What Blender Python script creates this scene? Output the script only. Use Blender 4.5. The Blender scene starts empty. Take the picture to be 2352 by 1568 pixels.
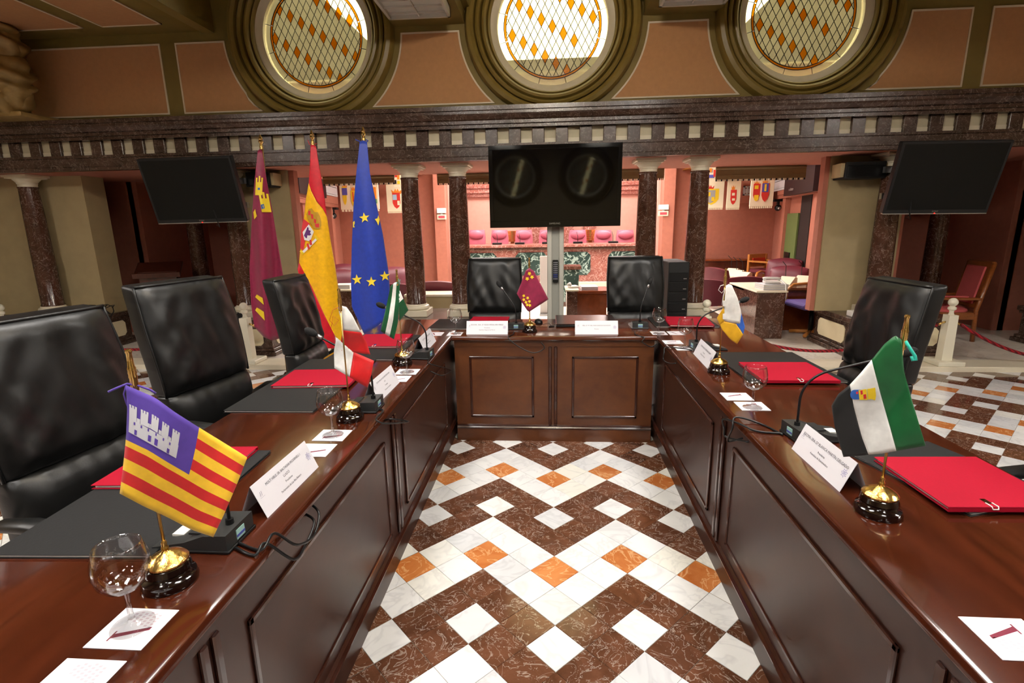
import bpy, bmesh, math, random
from mathutils import Vector, Matrix, noise
random.seed(11)
D = bpy.data
SC = bpy.context.scene
COL = SC.collection
PI = math.pi
V = Vector

# ------------------------------------------------------------------ camera
F_PX, CX, CY = 1190.0, 1176.0, 784.0
YAW, PITCH, ROLL = -0.0755, 0.2229, 0.0173
CAM = V((-0.0181, -2.0150, 1.4972))
_f = V((math.sin(YAW)*math.cos(PITCH), math.cos(YAW)*math.cos(PITCH), -math.sin(PITCH)))
_r0 = V((math.cos(YAW), -math.sin(YAW), 0))
_d0 = _f.cross(_r0)
_r = math.cos(ROLL)*_r0 + math.sin(ROLL)*_d0
_d = -math.sin(ROLL)*_r0 + math.cos(ROLL)*_d0
cam = D.cameras.new('camera'); cam.sensor_width = 36; cam.lens = F_PX/2352*36; cam.clip_start = .02
camo = D.objects.new('camera', cam); COL.objects.link(camo)
camo.matrix_world = Matrix(((_r.x, -_d.x, -_f.x, CAM.x), (_r.y, -_d.y, -_f.y, CAM.y), (_r.z, -_d.z, -_f.z, CAM.z), (0, 0, 0, 1)))
SC.camera = camo

def ray(x, y):
    return _r*((x-CX)/F_PX) + _d*((y-CY)/F_PX) + _f
def onZ(x, y, z): r = ray(x, y); return CAM + r*((z-CAM.z)/r.z)
def onY(x, y, Y): r = ray(x, y); return CAM + r*((Y-CAM.y)/r.y)
def onX(x, y, X): r = ray(x, y); return CAM + r*((X-CAM.x)/r.x)
def onP(x, y, p, n): r = ray(x, y); return CAM + r*((V(p)-CAM).dot(n)/r.dot(n))
def proj(p):
    q = V(p)-CAM; w = q.dot(_f)
    return (q.dot(_r)/w*F_PX+CX, q.dot(_d)/w*F_PX+CY, w)

# ------------------------------------------------------------------ world and exposure
w = D.worlds.new('world'); SC.world = w; w.use_nodes = True
bg = w.node_tree.nodes['Background']; bg.inputs[0].default_value = (1, .99, .95, 1); bg.inputs[1].default_value = 13.0
vs = SC.view_settings
vs.view_transform = 'Standard'; vs.look = 'None'; vs.gamma = 1; vs.use_curve_mapping = False
vs.exposure = 0.0
cy = SC.cycles
cy.max_bounces = 6; cy.diffuse_bounces = 3; cy.glossy_bounces = 3; cy.transmission_bounces = 4; cy.transparent_max_bounces = 14
cy.caustics_reflective = False; cy.caustics_refractive = False; cy.use_adaptive_sampling = True; cy.adaptive_threshold = .06; cy.adaptive_min_samples = 16; cy.sample_clamp_indirect = 6

# ------------------------------------------------------------------ object helpers
def link(o, parent=None):
    COL.objects.link(o)
    if parent is not None: o.parent = parent
    return o
def tag(o, label=None, cat=None, group=None, kind=None):
    if label: o['label'] = label
    if cat: o['category'] = cat
    if group: o['group'] = group
    if kind: o['kind'] = kind
    return o
def empty(name, loc=(0, 0, 0), rz=0, label=None, cat=None, group=None, kind=None):
    o = D.objects.new(name, None); o.empty_display_size = .05
    o.location = loc; o.rotation_euler = (0, 0, rz); link(o)
    return tag(o, label, cat, group, kind)
def copy_tree(o, parent=None):
    c = o.copy(); COL.objects.link(c); c.parent = parent
    for ch in list(o.children): copy_tree(ch, c)
    return c
def basis(p, x, y, z):
    return Matrix(((x[0], y[0], z[0], p[0]), (x[1], y[1], z[1], p[1]), (x[2], y[2], z[2], p[2]), (0, 0, 0, 1)))

class MB:
    """collects shapes of one part and links them as one mesh object"""
    def __init__(s): s.v = []; s.f = []; s.m = []; s.M = None; s.mi = 0
    def add(s, vs_, fs):
        b = len(s.v)
        s.v += [tuple(s.M @ V(q)) if s.M else tuple(q) for q in vs_]
        s.f += [[b+i for i in q] for q in fs]; s.m += [s.mi]*len(fs)
        return s
    def box(s, x0, x1, y0, y1, z0, z1, r=0):
        if x0 > x1: x0, x1 = x1, x0
        if y0 > y1: y0, y1 = y1, y0
        if z0 > z1: z0, z1 = z1, z0
        if r <= 0:
            vv = [(x, y, z) for z in (z0, z1) for y in (y0, y1) for x in (x0, x1)]
            return s.add(vv, [(0, 2, 3, 1), (4, 5, 7, 6), (0, 1, 5, 4), (2, 6, 7, 3), (0, 4, 6, 2), (1, 3, 7, 5)])
        vv = []; idx = {}
        X, Y, Z = (x0, x1), (y0, y1), (z0, z1); sg = (1, -1)
        for i in (0, 1):
            for j in (0, 1):
                for k in (0, 1):
                    for ax in range(3):
                        p = [X[i], Y[j], Z[k]]
                        for a2, ii in ((0, i), (1, j), (2, k)):
                            if a2 != ax: p[a2] += sg[ii]*r
                        idx[i, j, k, ax] = len(vv); vv.append(p)
        f = []
        for i in (0, 1):
            q = [(0, 0), (0, 1), (1, 1), (1, 0)]
            f.append([idx[i, a, b, 0] for a, b in (q if i == 0 else q[::-1])][::1])
            f.append([idx[a, i, b, 1] for a, b in (q[::-1] if i == 0 else q)])
            f.append([idx[a, b, i, 2] for a, b in (q if i == 0 else q[::-1])])
        for i in (0, 1):
            for j in (0, 1):
                a = [idx[i, j, 0, 0], idx[i, j, 1, 0], idx[i, j, 1, 1], idx[i, j, 0, 1]]
                f.append(a if i == j else a[::-1])
                a = [idx[i, 0, j, 0], idx[i, 1, j, 0], idx[i, 1, j, 2], idx[i, 0, j, 2]]
                f.append(a[::-1] if i == j else a)
                a = [idx[0, i, j, 1], idx[1, i, j, 1], idx[1, i, j, 2], idx[0, i, j, 2]]
                f.append(a if i == j else a[::-1])
        for i in (0, 1):
            for j in (0, 1):
                for k in (0, 1):
                    a = [idx[i, j, k, 0], idx[i, j, k, 1], idx[i, j, k, 2]]
                    f.append(a if (i+j+k) % 2 else a[::-1])
        return s.add(vv, f)
    def cbox(s, c, d, r=0):
        return s.box(c[0]-d[0]/2, c[0]+d[0]/2, c[1]-d[1]/2, c[1]+d[1]/2, c[2]-d[2]/2, c[2]+d[2]/2, r)
    def prism(s, poly, h, axis='z', o=0):
        """poly in 2d, extruded o..h along the axis"""
        n = len(poly)
        def P(a, b, t): return {'z': (a, b, t), 'y': (a, t, b), 'x': (t, a, b)}[axis]
        vv = [P(a, b, o) for a, b in poly]+[P(a, b, h) for a, b in poly]
        f = [list(range(n))[::-1], [n+i for i in range(n)]]
        f += [(i, (i+1) % n, n+(i+1) % n, n+i) for i in range(n)]
        return s.add(vv, f)
    def lathe(s, prof, n=24, c=(0, 0, 0), axis='z', a0=0, a1=2*PI):
        full = abs(a1-a0-2*PI) < 1e-6; m = len(prof); k = n if full else n+1
        vv = []
        for i in range(k):
            a = a0+(a1-a0)*i/n; ca, sa = math.cos(a), math.sin(a)
            for r, z in prof:
                if axis == 'z': vv.append((c[0]+r*ca, c[1]+r*sa, c[2]+z))
                elif axis == 'y': vv.append((c[0]+r*ca, c[1]+z, c[2]+r*sa))
                else: vv.append((c[0]+z, c[1]+r*ca, c[2]+r*sa))
        f = []
        for i in range(n):
            j = (i+1) % k
            for t in range(m-1):
                f.append((i*m+t, j*m+t, j*m+t+1, i*m+t+1))
        return s.add(vv, f)
    def tube(s, pts, r, n=8, cap=True):
        pts = [V(p) for p in pts]; rr = r if isinstance(r, (list, tuple)) else [r]*len(pts)
        vv = []; f = []; up = V((0, 0, 1)); u0 = None
        for i, p in enumerate(pts):
            t = (pts[min(i+1, len(pts)-1)]-pts[max(i-1, 0)]).normalized()
            if u0 is None:
                u0 = t.cross(up)
                if u0.length < 1e-3: u0 = t.cross(V((1, 0, 0)))
            u = (u0-t*u0.dot(t)).normalized(); u0 = u; q = t.cross(u)
            for k in range(n):
                a = 2*PI*k/n; vv.append(p+(u*math.cos(a)+q*math.sin(a))*rr[i])
        for i in range(len(pts)-1):
            for k in range(n):
                f.append((i*n+k, i*n+(k+1) % n, (i+1)*n+(k+1) % n, (i+1)*n+k))
        if cap: f += [list(range(n))[::-1], [(len(pts)-1)*n+k for k in range(n)]]
        return s.add(vv, f)
    def ball(s, c, r, nu=14, nv=9):
        rx, ry, rz = r if isinstance(r, (list, tuple)) else (r, r, r)
        vv = []; f = []
        for j in range(nv+1):
            th = PI*j/nv
            for i in range(nu):
                a = 2*PI*i/nu
                vv.append((c[0]+rx*math.sin(th)*math.cos(a), c[1]+ry*math.sin(th)*math.sin(a), c[2]-rz*math.cos(th)))
        for j in range(nv):
            for i in range(nu):
                f.append((j*nu+i, j*nu+(i+1) % nu, (j+1)*nu+(i+1) % nu, (j+1)*nu+i))
        return s.add(vv, f)
    def grid(s, fn, nu, nv, matfn=None, flip=False):
        b = len(s.v)
        for j in range(nv+1):
            for i in range(nu+1):
                q = fn(i/nu, j/nv); s.v.append(tuple(s.M @ V(q)) if s.M else tuple(q))
        for j in range(nv):
            for i in range(nu):
                q = [b+j*(nu+1)+i, b+j*(nu+1)+i+1, b+(j+1)*(nu+1)+i+1, b+(j+1)*(nu+1)+i]
                s.f.append(q[::-1] if flip else q)
                s.m.append(matfn((i+.5)/nu, (j+.5)/nv) if matfn else s.mi)
        return s
    def mesh(s, name, mats, smooth=False, weld=0):
        me = D.meshes.new(name); me.from_pydata([tuple(q) for q in s.v], [], s.f)
        for m in (mats if isinstance(mats, (list, tuple)) else [mats]): me.materials.append(m)
        me.polygons.foreach_set('material_index', s.m)
        if weld or smooth:
            bm = bmesh.new(); bm.from_mesh(me)
            bmesh.ops.remove_doubles(bm, verts=bm.verts, dist=weld or 1e-5)
            bmesh.ops.recalc_face_normals(bm, faces=bm.faces)
            bm.to_mesh(me); bm.free()
        if smooth:
            me.polygons.foreach_set('use_smooth', [True]*len(me.polygons))
            if smooth is not True and hasattr(me, 'set_sharp_from_angle'): me.set_sharp_from_angle(angle=smooth)
        me.update()
        return me
    def build(s, name, mats, parent=None, smooth=False, weld=0, loc=None):
        o = D.objects.new(name, s.mesh(name, mats, smooth, weld)); link(o, parent)
        if loc: o.location = loc
        return o
SM = math.radians(35)

def textmesh(body, size, mat, align='CENTER', ext=0.0):
    cu = D.curves.new('text', 'FONT'); cu.body = body; cu.size = size; cu.align_x = align; cu.align_y = 'CENTER'
    cu.resolution_u = 2; cu.extrude = ext
    o = D.objects.new('text', cu)
    me = D.meshes.new_from_object(o); me.materials.clear(); me.materials.append(mat)
    D.objects.remove(o); D.curves.remove(cu)
    return me
def text(name, body, size, mat, mtx, parent, align='CENTER', sx=1.0):
    me = textmesh(body, size, mat, align)
    me.transform(mtx @ Matrix.Diagonal((sx, 1, 1, 1)))
    o = D.objects.new(name, me); link(o, parent); return o

# ------------------------------------------------------------------ materials
def lin(r, g, b):
    f = lambda c: (c/255/12.92) if c/255 <= .04045 else ((c/255+.055)/1.055)**2.4
    return (f(r), f(g), f(b), 1)
MATS = {}
class NT:
    def __init__(s, name):
        s.mat = D.materials.new(name); s.mat.use_nodes = True; s.t = s.mat.node_tree
        s.p = s.t.nodes['Principled BSDF']; s.out = s.t.nodes['Material Output']
    def n(s, typ, **kw):
        o = s.t.nodes.new('ShaderNode'+typ)
        for k, v_ in kw.items():
            if k in o.inputs.keys() if isinstance(k, str) else False: o.inputs[k].default_value = v_
            else: setattr(o, k, v_)
        return o
    def l(s, a, b): s.t.links.new(a, b)
    def coord(s, kind='Object', scale=(1, 1, 1), rot=(0, 0, 0)):
        if kind == 'World': src = s.n('NewGeometry').outputs['Position']
        else: src = s.n('TexCoord').outputs[kind]
        m = s.n('Mapping'); m.inputs['Scale'].default_value = scale; m.inputs['Rotation'].default_value = rot
        s.l(src, m.inputs['Vector']); return m.outputs[0]
    def noise(s, vec, scale, detail=4, rough=.55, dist=0):
        o = s.n('TexNoise'); o.inputs['Scale'].default_value = scale; o.inputs['Detail'].default_value = detail
        o.inputs['Roughness'].default_value = rough; o.inputs['Distortion'].default_value = dist
        if vec: s.l(vec, o.inputs['Vector'])
        return o.outputs['Fac']
    def ramp(s, fac, stops):
        o = s.n('ValToRGB'); e = o.color_ramp.elements
        while len(e) > 1: e.remove(e[-1])
        for i, (p, c) in enumerate(stops):
            q = e[0] if i == 0 else e.new(p)
            q.position = p; q.color = c if len(c) == 4 else (*c, 1)
        s.l(fac, o.inputs[0]); return o.outputs[0]
    def mix(s, fac, a, b, mode='MIX'):
        o = s.n('Mix', data_type='RGBA', blend_type=mode)
        for i, v_ in ((0, fac), (6, a), (7, b)):
            if hasattr(v_, 'is_linked'): s.l(v_, o.inputs[i])
            else: o.inputs[i].default_value = v_
        return o.outputs[2]
    def bump(s, h, strength=.2, dist=.01):
        o = s.n('Bump'); o.inputs['Strength'].default_value = strength; o.inputs['Distance'].default_value = dist
        s.l(h, o.inputs['Height']); s.l(o.outputs[0], s.p.inputs['Normal'])
    def set(s, col=None, rough=None, metal=None, spec=None, coat=None, coatr=None, sheen=None):
        P = s.p.inputs
        for k, v_ in (('Base Color', col), ('Roughness', rough), ('Metallic', metal), ('Specular IOR Level', spec), ('Coat Weight', coat), ('Coat Roughness', coatr), ('Sheen Weight', sheen)):
            if v_ is None: continue
            if hasattr(v_, 'is_linked'): s.l(v_, P[k])
            else: P[k].default_value = v_
        return s.mat
def plain(name, col, rough=.5, metal=0, spec=.5, coat=0, var=0, nscale=40, bump=0, sheen=0, kind='Object'):
    if name in MATS: return MATS[name]
    t = NT(name); c = lin(*col)
    if var or bump:
        n = t.noise(t.coord(kind), nscale)
        if var:
            c = t.ramp(n, [(.25, tuple(x*(1-var) for x in c[:3])), (.75, tuple(min(1, x*(1+var)) for x in c[:3]))])
        if bump: t.bump(n, bump, .004)
    t.set(c, rough, metal, spec, coat, .05 if coat else None, sheen or None)
    MATS[name] = t.mat; return t.mat
def emis(name, col, strength):
    t = NT(name); t.set(lin(*col), .5)
    t.p.inputs['Emission Color'].default_value = lin(*col); t.p.inputs['Emission Strength'].default_value = strength
    return t.mat
def wood(name, dark, light, scale=(1, 1, 1), rough=.25, coat=.6, kind='World'):
    t = NT(name); vec = t.coord(kind, scale)
    n1 = t.noise(vec, 3, 5, .6, .6); n2 = t.noise(vec, 14, 3, .6)
    c = t.ramp(n1, [(.3, lin(*dark)), (.7, lin(*light))])
    c = t.mix(.25, c, t.ramp(n2, [(.35, lin(*dark)), (.65, lin(*light))]))
    return t.set(c, rough, 0, .5, coat, .06)
def marble(name, base, alt, vein, vscale=8, vamt=.5, rough=.18, kind='World', tile=None, coat=0, clast=.0, wide=.06):
    """base/alt cloudiness plus thin veins; clast adds pale fossil bits"""
    t = NT(name); vec = t.coord(kind)
    if tile:
        g = t.n('NewGeometry').outputs['Position']
        mp = t.n('Mapping'); mp.inputs['Rotation'].default_value = (0, 0, PI/4); mp.inputs['Scale'].default_value = (1/tile, 1/tile, 0)
        mp.vector_type = 'POINT'; t.l(g, mp.inputs[0])
        ad = t.n('VectorMath', operation='ADD'); ad.inputs[1].default_value = (.5, .5, 0); t.l(mp.outputs[0], ad.inputs[0])
        fl = t.n('VectorMath', operation='FLOOR'); t.l(ad.outputs[0], fl.inputs[0])
        wn = t.n('TexWhiteNoise'); t.l(fl.outputs[0], wn.inputs[0])
        sc_ = t.n('VectorMath', operation='SCALE'); sc_.inputs['Scale'].default_value = 9; t.l(wn.outputs['Color'], sc_.inputs[0])
        a2 = t.n('VectorMath', operation='ADD'); t.l(vec, a2.inputs[0]); t.l(sc_.outputs[0], a2.inputs[1]); vec = a2.outputs[0]
    n1 = t.noise(vec, vscale*.6, 5, .6, .8)
    c = t.ramp(n1, [(.3, lin(*base)), (.7, lin(*alt))])
    n2 = t.noise(vec, vscale, 3, .6, 1.6)
    vn = t.ramp(n2, [(.5-wide, (0, 0, 0)), (.5, (vamt,)*3), (.5+wide, (0, 0, 0))])
    c = t.mix(vn, c, lin(*vein))
    if clast:
        vo = t.n('TexVoronoi', feature='F1'); vo.inputs['Scale'].default_value = vscale*5; 
        d = t.n('TexNoise'); d.inputs['Scale'].default_value = vscale*4; t.l(vec, d.inputs['Vector'])
        av = t.mix(.12, vec, d.outputs['Color'], 'ADD'); t.l(av, vo.inputs['Vector'])
        m1 = t.ramp(vo.outputs['Distance'], [(.10, (clast,)*3), (.30, (0, 0, 0))])
        m2 = t.ramp(t.noise(vec, vscale*2.2, 3), [(.52, (0, 0, 0)), (.6, (1, 1, 1))])
        c = t.mix(t.mix(1.0, m1, m2, 'MULTIPLY'), c, lin(*vein))
    if tile:
        tint = t.ramp(wn.outputs['Value'], [(0, (.80, .81, .84)), (.3, (.95, .95, .96)), (.75, (1, 1, 1)), (.97, (1, .98, .9))])
        c = t.mix(1.0, c, tint, 'MULTIPLY')
    MATS[name] = t.set(c, rough, 0, .5, coat, .03); return t.mat
# ------------------------------------------------------------------ palette
m_white = marble('marble_white', (222, 222, 221), (236, 236, 235), (186, 186, 190), 4, .35, .09, tile=.15, wide=.05)
m_brown = marble('marble_brown', (78, 47, 32), (112, 72, 52), (190, 174, 162), 11, .55, .10, tile=.15, clast=.75, wide=.018)
m_orange = marble('marble_orange', (176, 98, 44), (206, 132, 76), (232, 188, 138), 7, .6, .10, tile=.15, wide=.03)
m_grout = plain('grout', (150, 140, 128), .8, var=.1)
m_slab = marble('slab_marble', (222, 212, 196), (238, 232, 222), (190, 178, 165), 2.5, .4, .22, wide=.04)
m_stone = plain('cream_stone', (168, 150, 112), .55, var=.08, nscale=6)
m_ivory = plain('ivory_stone', (224, 214, 190), .4, var=.05, nscale=12)
m_panelstone = plain('panel_stone', (228, 214, 178), .45, var=.06, nscale=5)
m_dent = plain('dentil_cream', (200, 190, 160), .6, var=.10, nscale=9)
m_colm = marble('column_marble', (60, 36, 27), (88, 56, 43), (178, 160, 150), 9, .5, .14, clast=.6, wide=.015)
m_ent = marble('entablature_marble', (54, 38, 30), (84, 62, 51), (160, 144, 132), 10, .45, .25, clast=.5, wide=.02)
m_rose = plain('rose_wall', (172, 106, 87), .85, var=.07, nscale=14, bump=.15, kind='Object')
m_pinkw = plain('apse_wall', (204, 152, 138), .8, var=.05, nscale=10)
m_olive = plain('olive_paint', (124, 106, 50), .6, var=.10, nscale=5)
m_olived = plain('olive_moulding', (128, 108, 52), .38, var=.12, nscale=8)
m_salmon = plain('salmon_panel', (186, 136, 92), .8, var=.06, nscale=25)
m_line = plain('panel_line', (222, 208, 186), .6)
m_oldgold = plain('gilded_plaster', (158, 130, 78), .5, .1, var=.25, nscale=14)
m_lead = plain('lead_came', (38, 36, 34), .5, .6)
m_dark = plain('recess_shade', (40, 24, 20), .9)  # dark colour standing in for the shade inside niches
m_roof = plain('roof_outside', (40, 37, 30), .9, var=.1)
m_steel = plain('steel', (180, 180, 182), .3, 1)
m_chrome = plain('chrome', (225, 222, 215), .12, 1)
m_gold = plain('polished_brass', (240, 204, 128), .2, 1)
m_oldbrass = plain('brass_rod', (196, 164, 104), .28, 1)
m_black = plain('black_plastic', (18, 18, 19), .35, spec=.4)
m_blackm = plain('black_matte', (14, 14, 15), .6)
m_screen = plain('tv_screen', (4, 4, 5), .04, spec=.5)
m_gloss = plain('gloss_bezel', (6, 6, 7), .08, spec=.5)
m_whitep = plain('white_plastic', (222, 220, 214), .4)
m_paper = plain('white_card', (216, 214, 220), .6)

def glass_pane(name, col, clear):
    t = NT(name); n = t.noise(t.coord('World'), 60, 2)
    tr = t.n('BsdfTransparent'); tr.inputs[0].default_value = lin(*col)
    tl = t.n('BsdfTranslucent'); tl.inputs[0].default_value = lin(*col)
    df = t.n('BsdfPrincipled'); df.inputs['Base Color'].default_value = lin(*col); df.inputs['Roughness'].default_value = .25
    b = t.n('Bump'); b.inputs['Strength'].default_value = .5; b.inputs['Distance'].default_value = .004
    t.l(n, b.inputs['Height']); t.l(b.outputs[0], df.inputs['Normal'])
    m1 = t.n('MixShader'); m1.inputs[0].default_value = .86; t.l(tl.outputs[0], m1.inputs[1]); t.l(df.outputs[0], m1.inputs[2])
    m2 = t.n('MixShader'); m2.inputs[0].default_value = clear
    t.l(m1.outputs[0], m2.inputs[1]); t.l(tr.outputs[0], m2.inputs[2]); t.l(m2.outputs[0], t.out.inputs['Surface'])
    return t.mat
m_pclear = glass_pane('pane_clear', (222, 216, 186), .6)
m_pamber = glass_pane('pane_amber', (208, 152, 26), .5)
m_pbrown = glass_pane('pane_brown', (140, 80, 28), .35)

# ------------------------------------------------------------------ lamps of the room (fixtures on the ceiling beams)
m_tube = emis('fixture_diffuser', (255, 251, 246), 31)
m_tube2 = emis('fixture_diffuser_side', (255, 249, 242), 105)
m_tube3 = emis('fixture_diffuser_hall', (255, 247, 240), 52)
m_off = plain('fixture_diffuser_off', (206, 204, 196), .6)
m_bulb = emis('bulb_glow', (255, 242, 222), 430)
m_fix = plain('fixture_frame', (200, 196, 186), .5)

def fixture(x, y, z, wx, wy, mat, label, grp, slats=8):
    o = empty('ceiling_light', (x, y, z), 0, label, 'ceiling light', grp)
    f = MB(); t = .025
    f.box(-wx/2, wx/2, -wy/2, -wy/2+t, 0, .08).box(-wx/2, wx/2, wy/2-t, wy/2, 0, .08)
    f.box(-wx/2, -wx/2+t, -wy/2, wy/2, 0, .08).box(wx/2-t, wx/2, -wy/2, wy/2, 0, .08).box(-wx/2, wx/2, -wy/2, wy/2, .075, .08)
    f.build('frame', m_fix, o)
    MB().box(-wx/2+t, wx/2-t, -wy/2+t, wy/2-t, .03, .034).build('diffuser', mat, o)
    MB().box(-.006, .006, -wy/2+t, wy/2-t, .012, .03).build('divider', m_fix, o)
    for k in range(slats):
        yy = -wy/2+t+(wy-2*t)*(k+.5)/slats
        MB().box(-wx/2+t, wx/2-t, yy-.004, yy+.004, .014, .028).build('louver', m_fix, o)
    return o

Z_BEAM, Z_LOW, Z_TOP = 3.46, 3.50, 4.75
names = ['far end of the left beam', 'left beam over the left table', 'left beam behind the table end', 'left beam near the rear wall']
for sx, side in ((-1.23, 'left'), (1.25, 'right')):
    for k, y in enumerate((2.72, .62, -1.6, -4.2, -6.8)):
        fixture(sx, y, Z_BEAM-.082, .58, 1.15, m_off if k == 0 else m_tube,
                'white louvred ceiling light on the %s beam, %s' % (side, ['unlit and nearest the round windows', 'over the middle of the tables', 'above where we stand', 'behind us', 'at the rear wall'][k]), 'ceiling lights under the two beams')
for sx, side in ((-5.2, 'left'), (5.2, 'right')):
    fixture(sx, -1.4, Z_LOW-.082, .58, 1.15, m_tube2, 'white louvred ceiling light set alone in the low %s ceiling' % side, 'side ceiling lights')

# ------------------------------------------------------------------ floor
TS = .15; DG = TS*2**.5
floor = MB().box(-8.2, 8.2, -9, 3.2, -.06, -.003).build('floor', m_grout)
tag(floor, 'patterned marble tile floor of the chamber lobby', kind='structure')
def tile_mesh(name, m):
    h = DG/2-.0012; q = .0022
    mb = MB(); vv = []
    for r, z in ((h, -.003), (h, -q*.4), (h-q*.6, 0)):
        vv += [(r, 0, z), (0, r, z), (-r, 0, z), (0, -r, z)]
    f = [(8, 9, 10, 11)]
    for a in (0, 4):
        f += [(a+i, a+(i+1) % 4, a+4+(i+1) % 4, a+4+i) for i in range(4)]
    return mb.add(vv, f), m
def tile_colour(i2, j2):
    """i2 = x in half diagonals, j2 = depth in half diagonals"""
    x = i2 % 6; x = x if x <= 3 else 6-x
    if x % 2 == 0: d = (j2//2) % 4
    else: d = ((j2-1)//2) % 4
    if x == 0: return {0: 2, 1: 1, 2: 0, 3: 0}[d]
    if x == 1: return {0: 0, 3: 0, 2: 1, 1: 1}[d]
    if x == 2: return {0: 0, 1: 0, 3: 1, 2: 1}[d]
    return {0: 2, 3: 1, 2: 0, 1: 0}[d]
TABLES = [(-1.32, -.68, -3.7, 2.03), (.68, 1.32, -3.7, 2.03), (-.68, .68, 1.38, 2.03)]
def hidden(p):
    r = V(p)-CAM; t = (.74-CAM.z)/r.z; q = CAM+r*t
    return any(a+.02 < q.x < b-.02 and c < q.y < d for a, b, c, d in TABLES) or any(a < p[0] < b and c < p[1] < d-.1 for a, b, c, d in TABLES)
tiles = []
for i2 in range(-76, 77):
    for j2 in range(-80, 31):
        if (i2+j2) % 2: continue
        x, y = i2*DG/2, j2*DG/2
        if y > 3.2-DG*.5 or abs(x) > 8: continue
        p = (x, y, 0); vis = 0
        if y > -1.7:
            u = proj(p)
            if -40 < u[0] < 2392 and -40 < u[1] < 1600 and u[2] > .1 and not hidden(p): vis = (CAM.z/u[2]**3)
        tiles.append((vis, x, y, tile_colour(i2, j2)))
tiles.sort(key=lambda t: -t[0])
tm = [m_white, m_brown, m_orange]
tmesh = []
for k in range(3):
    mb, m = tile_mesh('tile', tm[k]); tmesh.append(mb.mesh('tile', m))
rest = MB()
h = DG/2-.0012
for k, (vis, x, y, c) in enumerate(tiles):
    if k < 290 and vis > 0:
        o = D.objects.new('tile', tmesh[c]); o.location = (x, y, 0); link(o, floor)
    else:
        rest.mi = c; rest.add([(x+h, y, 0), (x, y+h, 0), (x-h, y, 0), (x, y-h, 0)], [(0, 1, 2, 3)])
o = rest.build('tile_field', tm, floor); o['kind'] = 'stuff'
# half tiles closing the field against the step
hb = MB()
for i2 in range(-76, 77):
    for j2 in range(26, 36):
        if (i2+j2) % 2: continue
        x, y = i2*DG/2, j2*DG/2
        if 3.2-DG*.5 < y < 3.2+DG*.5:
            hb.mi = tile_colour(i2, j2)
            if y <= 3.2:
                t = 3.2-y; hb.add([(x+h, y, 0), (x+h-t, 3.2, 0), (x-h+t, 3.2, 0), (x-h, y, 0), (x, y-h, 0)], [(0, 1, 2, 3, 4)])
            else:
                t = h-(y-3.2)
                if t > .005: hb.add([(x+t, 3.2, 0), (x-t, 3.2, 0), (x, y-h, 0)], [(0, 1, 2)])
o = hb.build('cut_tile_row', tm, floor); o['kind'] = 'stuff'

step = MB()
step.box(-8.2, 8.2, 3.2, 3.5, -.06, .05, .006)
o = step.build('floor_step', m_ivory); tag(o, 'low ivory marble step edging the patterned floor', kind='structure')
o = MB().box(-8.2, 8.2, 3.5, 13.2, -.06, .048).build('floor_chamber', m_slab); tag(o, 'pale marble floor of the debating chamber', kind='structure')

# ------------------------------------------------------------------ entablature
YW = 3.70
ent = empty('trim_1', (0, 0, 0), 0, 'brown marble entablature with cream and brown dentil blocks', None, None, 'structure')
def run(name, prof, m, parent, x0=-8.2, x1=8.2):
    mb = MB(); mb.prism(prof, x1, 'x', x0); return mb.build(name, m, parent)
run('architrave', [(4.3, 2.15), (3.62, 2.15), (3.62, 2.185), (3.612, 2.19), (3.612, 2.275), (3.60, 2.28), (3.60, 2.305), (4.3, 2.305)], m_ent, ent)
run('frieze', [(4.3, 2.305), (3.665, 2.305), (3.665, 2.455), (4.3, 2.455)], m_dent, ent)
run('frieze_strip', [(3.665, 2.306), (3.655, 2.306), (3.655, 2.352), (3.665, 2.352)], m_ivory, ent)
run('cornice', [(4.3, 2.455), (3.57, 2.455), (3.57, 2.485), (3.545, 2.49), (3.545, 2.52), (3.52, 2.53), (3.50, 2.56), (3.485, 2.575), (3.485, 2.60), (3.465, 2.605), (3.465, 2.645), (4.3, 2.645)], m_ent, ent)
dm = MB().box(-.062, .062, 3.625, 3.665, 2.3055, 2.4545, .004).mesh('dentil', m_ent)
for k in range(-33, 34):
    x = (k+.5)*.241-.018
    if -7.2 < x < 6.3:
        o = D.objects.new('dentil', dm); o.location = (x, 0, 0); link(o, ent)

# ------------------------------------------------------------------ upper wall with round windows
ZO, RO = 3.44, .84
OX = (-2.46, .005, 2.45)
def wall_with_holes(name, centres, y, x0, x1, z0, z1, R, zc, n=48, flip=False):
    mb = MB(); bounds = [x0]+[(a+b)/2 for a, b in zip(centres, centres[1:])]+[x1]
    for c, a, b in zip(centres, bounds, bounds[1:]):
        ang = sorted({2*PI*k/n for k in range(n)} | {math.atan2(zz-zc, xx-c) % (2*PI) for xx in (a, b) for zz in (z0, z1)})
        inn, out = [], []
        for t in ang:
            ct, st = math.cos(t), math.sin(t)
            k1 = ((b-c) if ct > 0 else (a-c))/ct if abs(ct) > 1e-9 else 1e9
            k2 = ((z1-zc) if st > 0 else (z0-zc))/st if abs(st) > 1e-9 else 1e9
            k = min(k1, k2); inn.append((c+R*ct, y, zc+R*st)); out.append((c+k*ct, y, zc+k*st))
        m = len(ang); mb.add(inn+out, [(i, (i+1) % m, m+(i+1) % m, m+i) for i in range(m)])
    return mb.build(name, m_olive)
wf = wall_with_holes('wall_front', OX, YW, -3.62, 3.62, 2.55, Z_TOP, RO, ZO)
tag(wf, 'olive painted upper wall with salmon panels and round windows', kind='structure')
b = MB(); b.box(-8.2, -3.62, YW, YW+.2, 2.55, Z_LOW+.1); b.box(3.62, 8.2, YW, YW+.2, 2.55, Z_LOW+.1); b.build('wall_flank', m_olive, wf)

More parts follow.
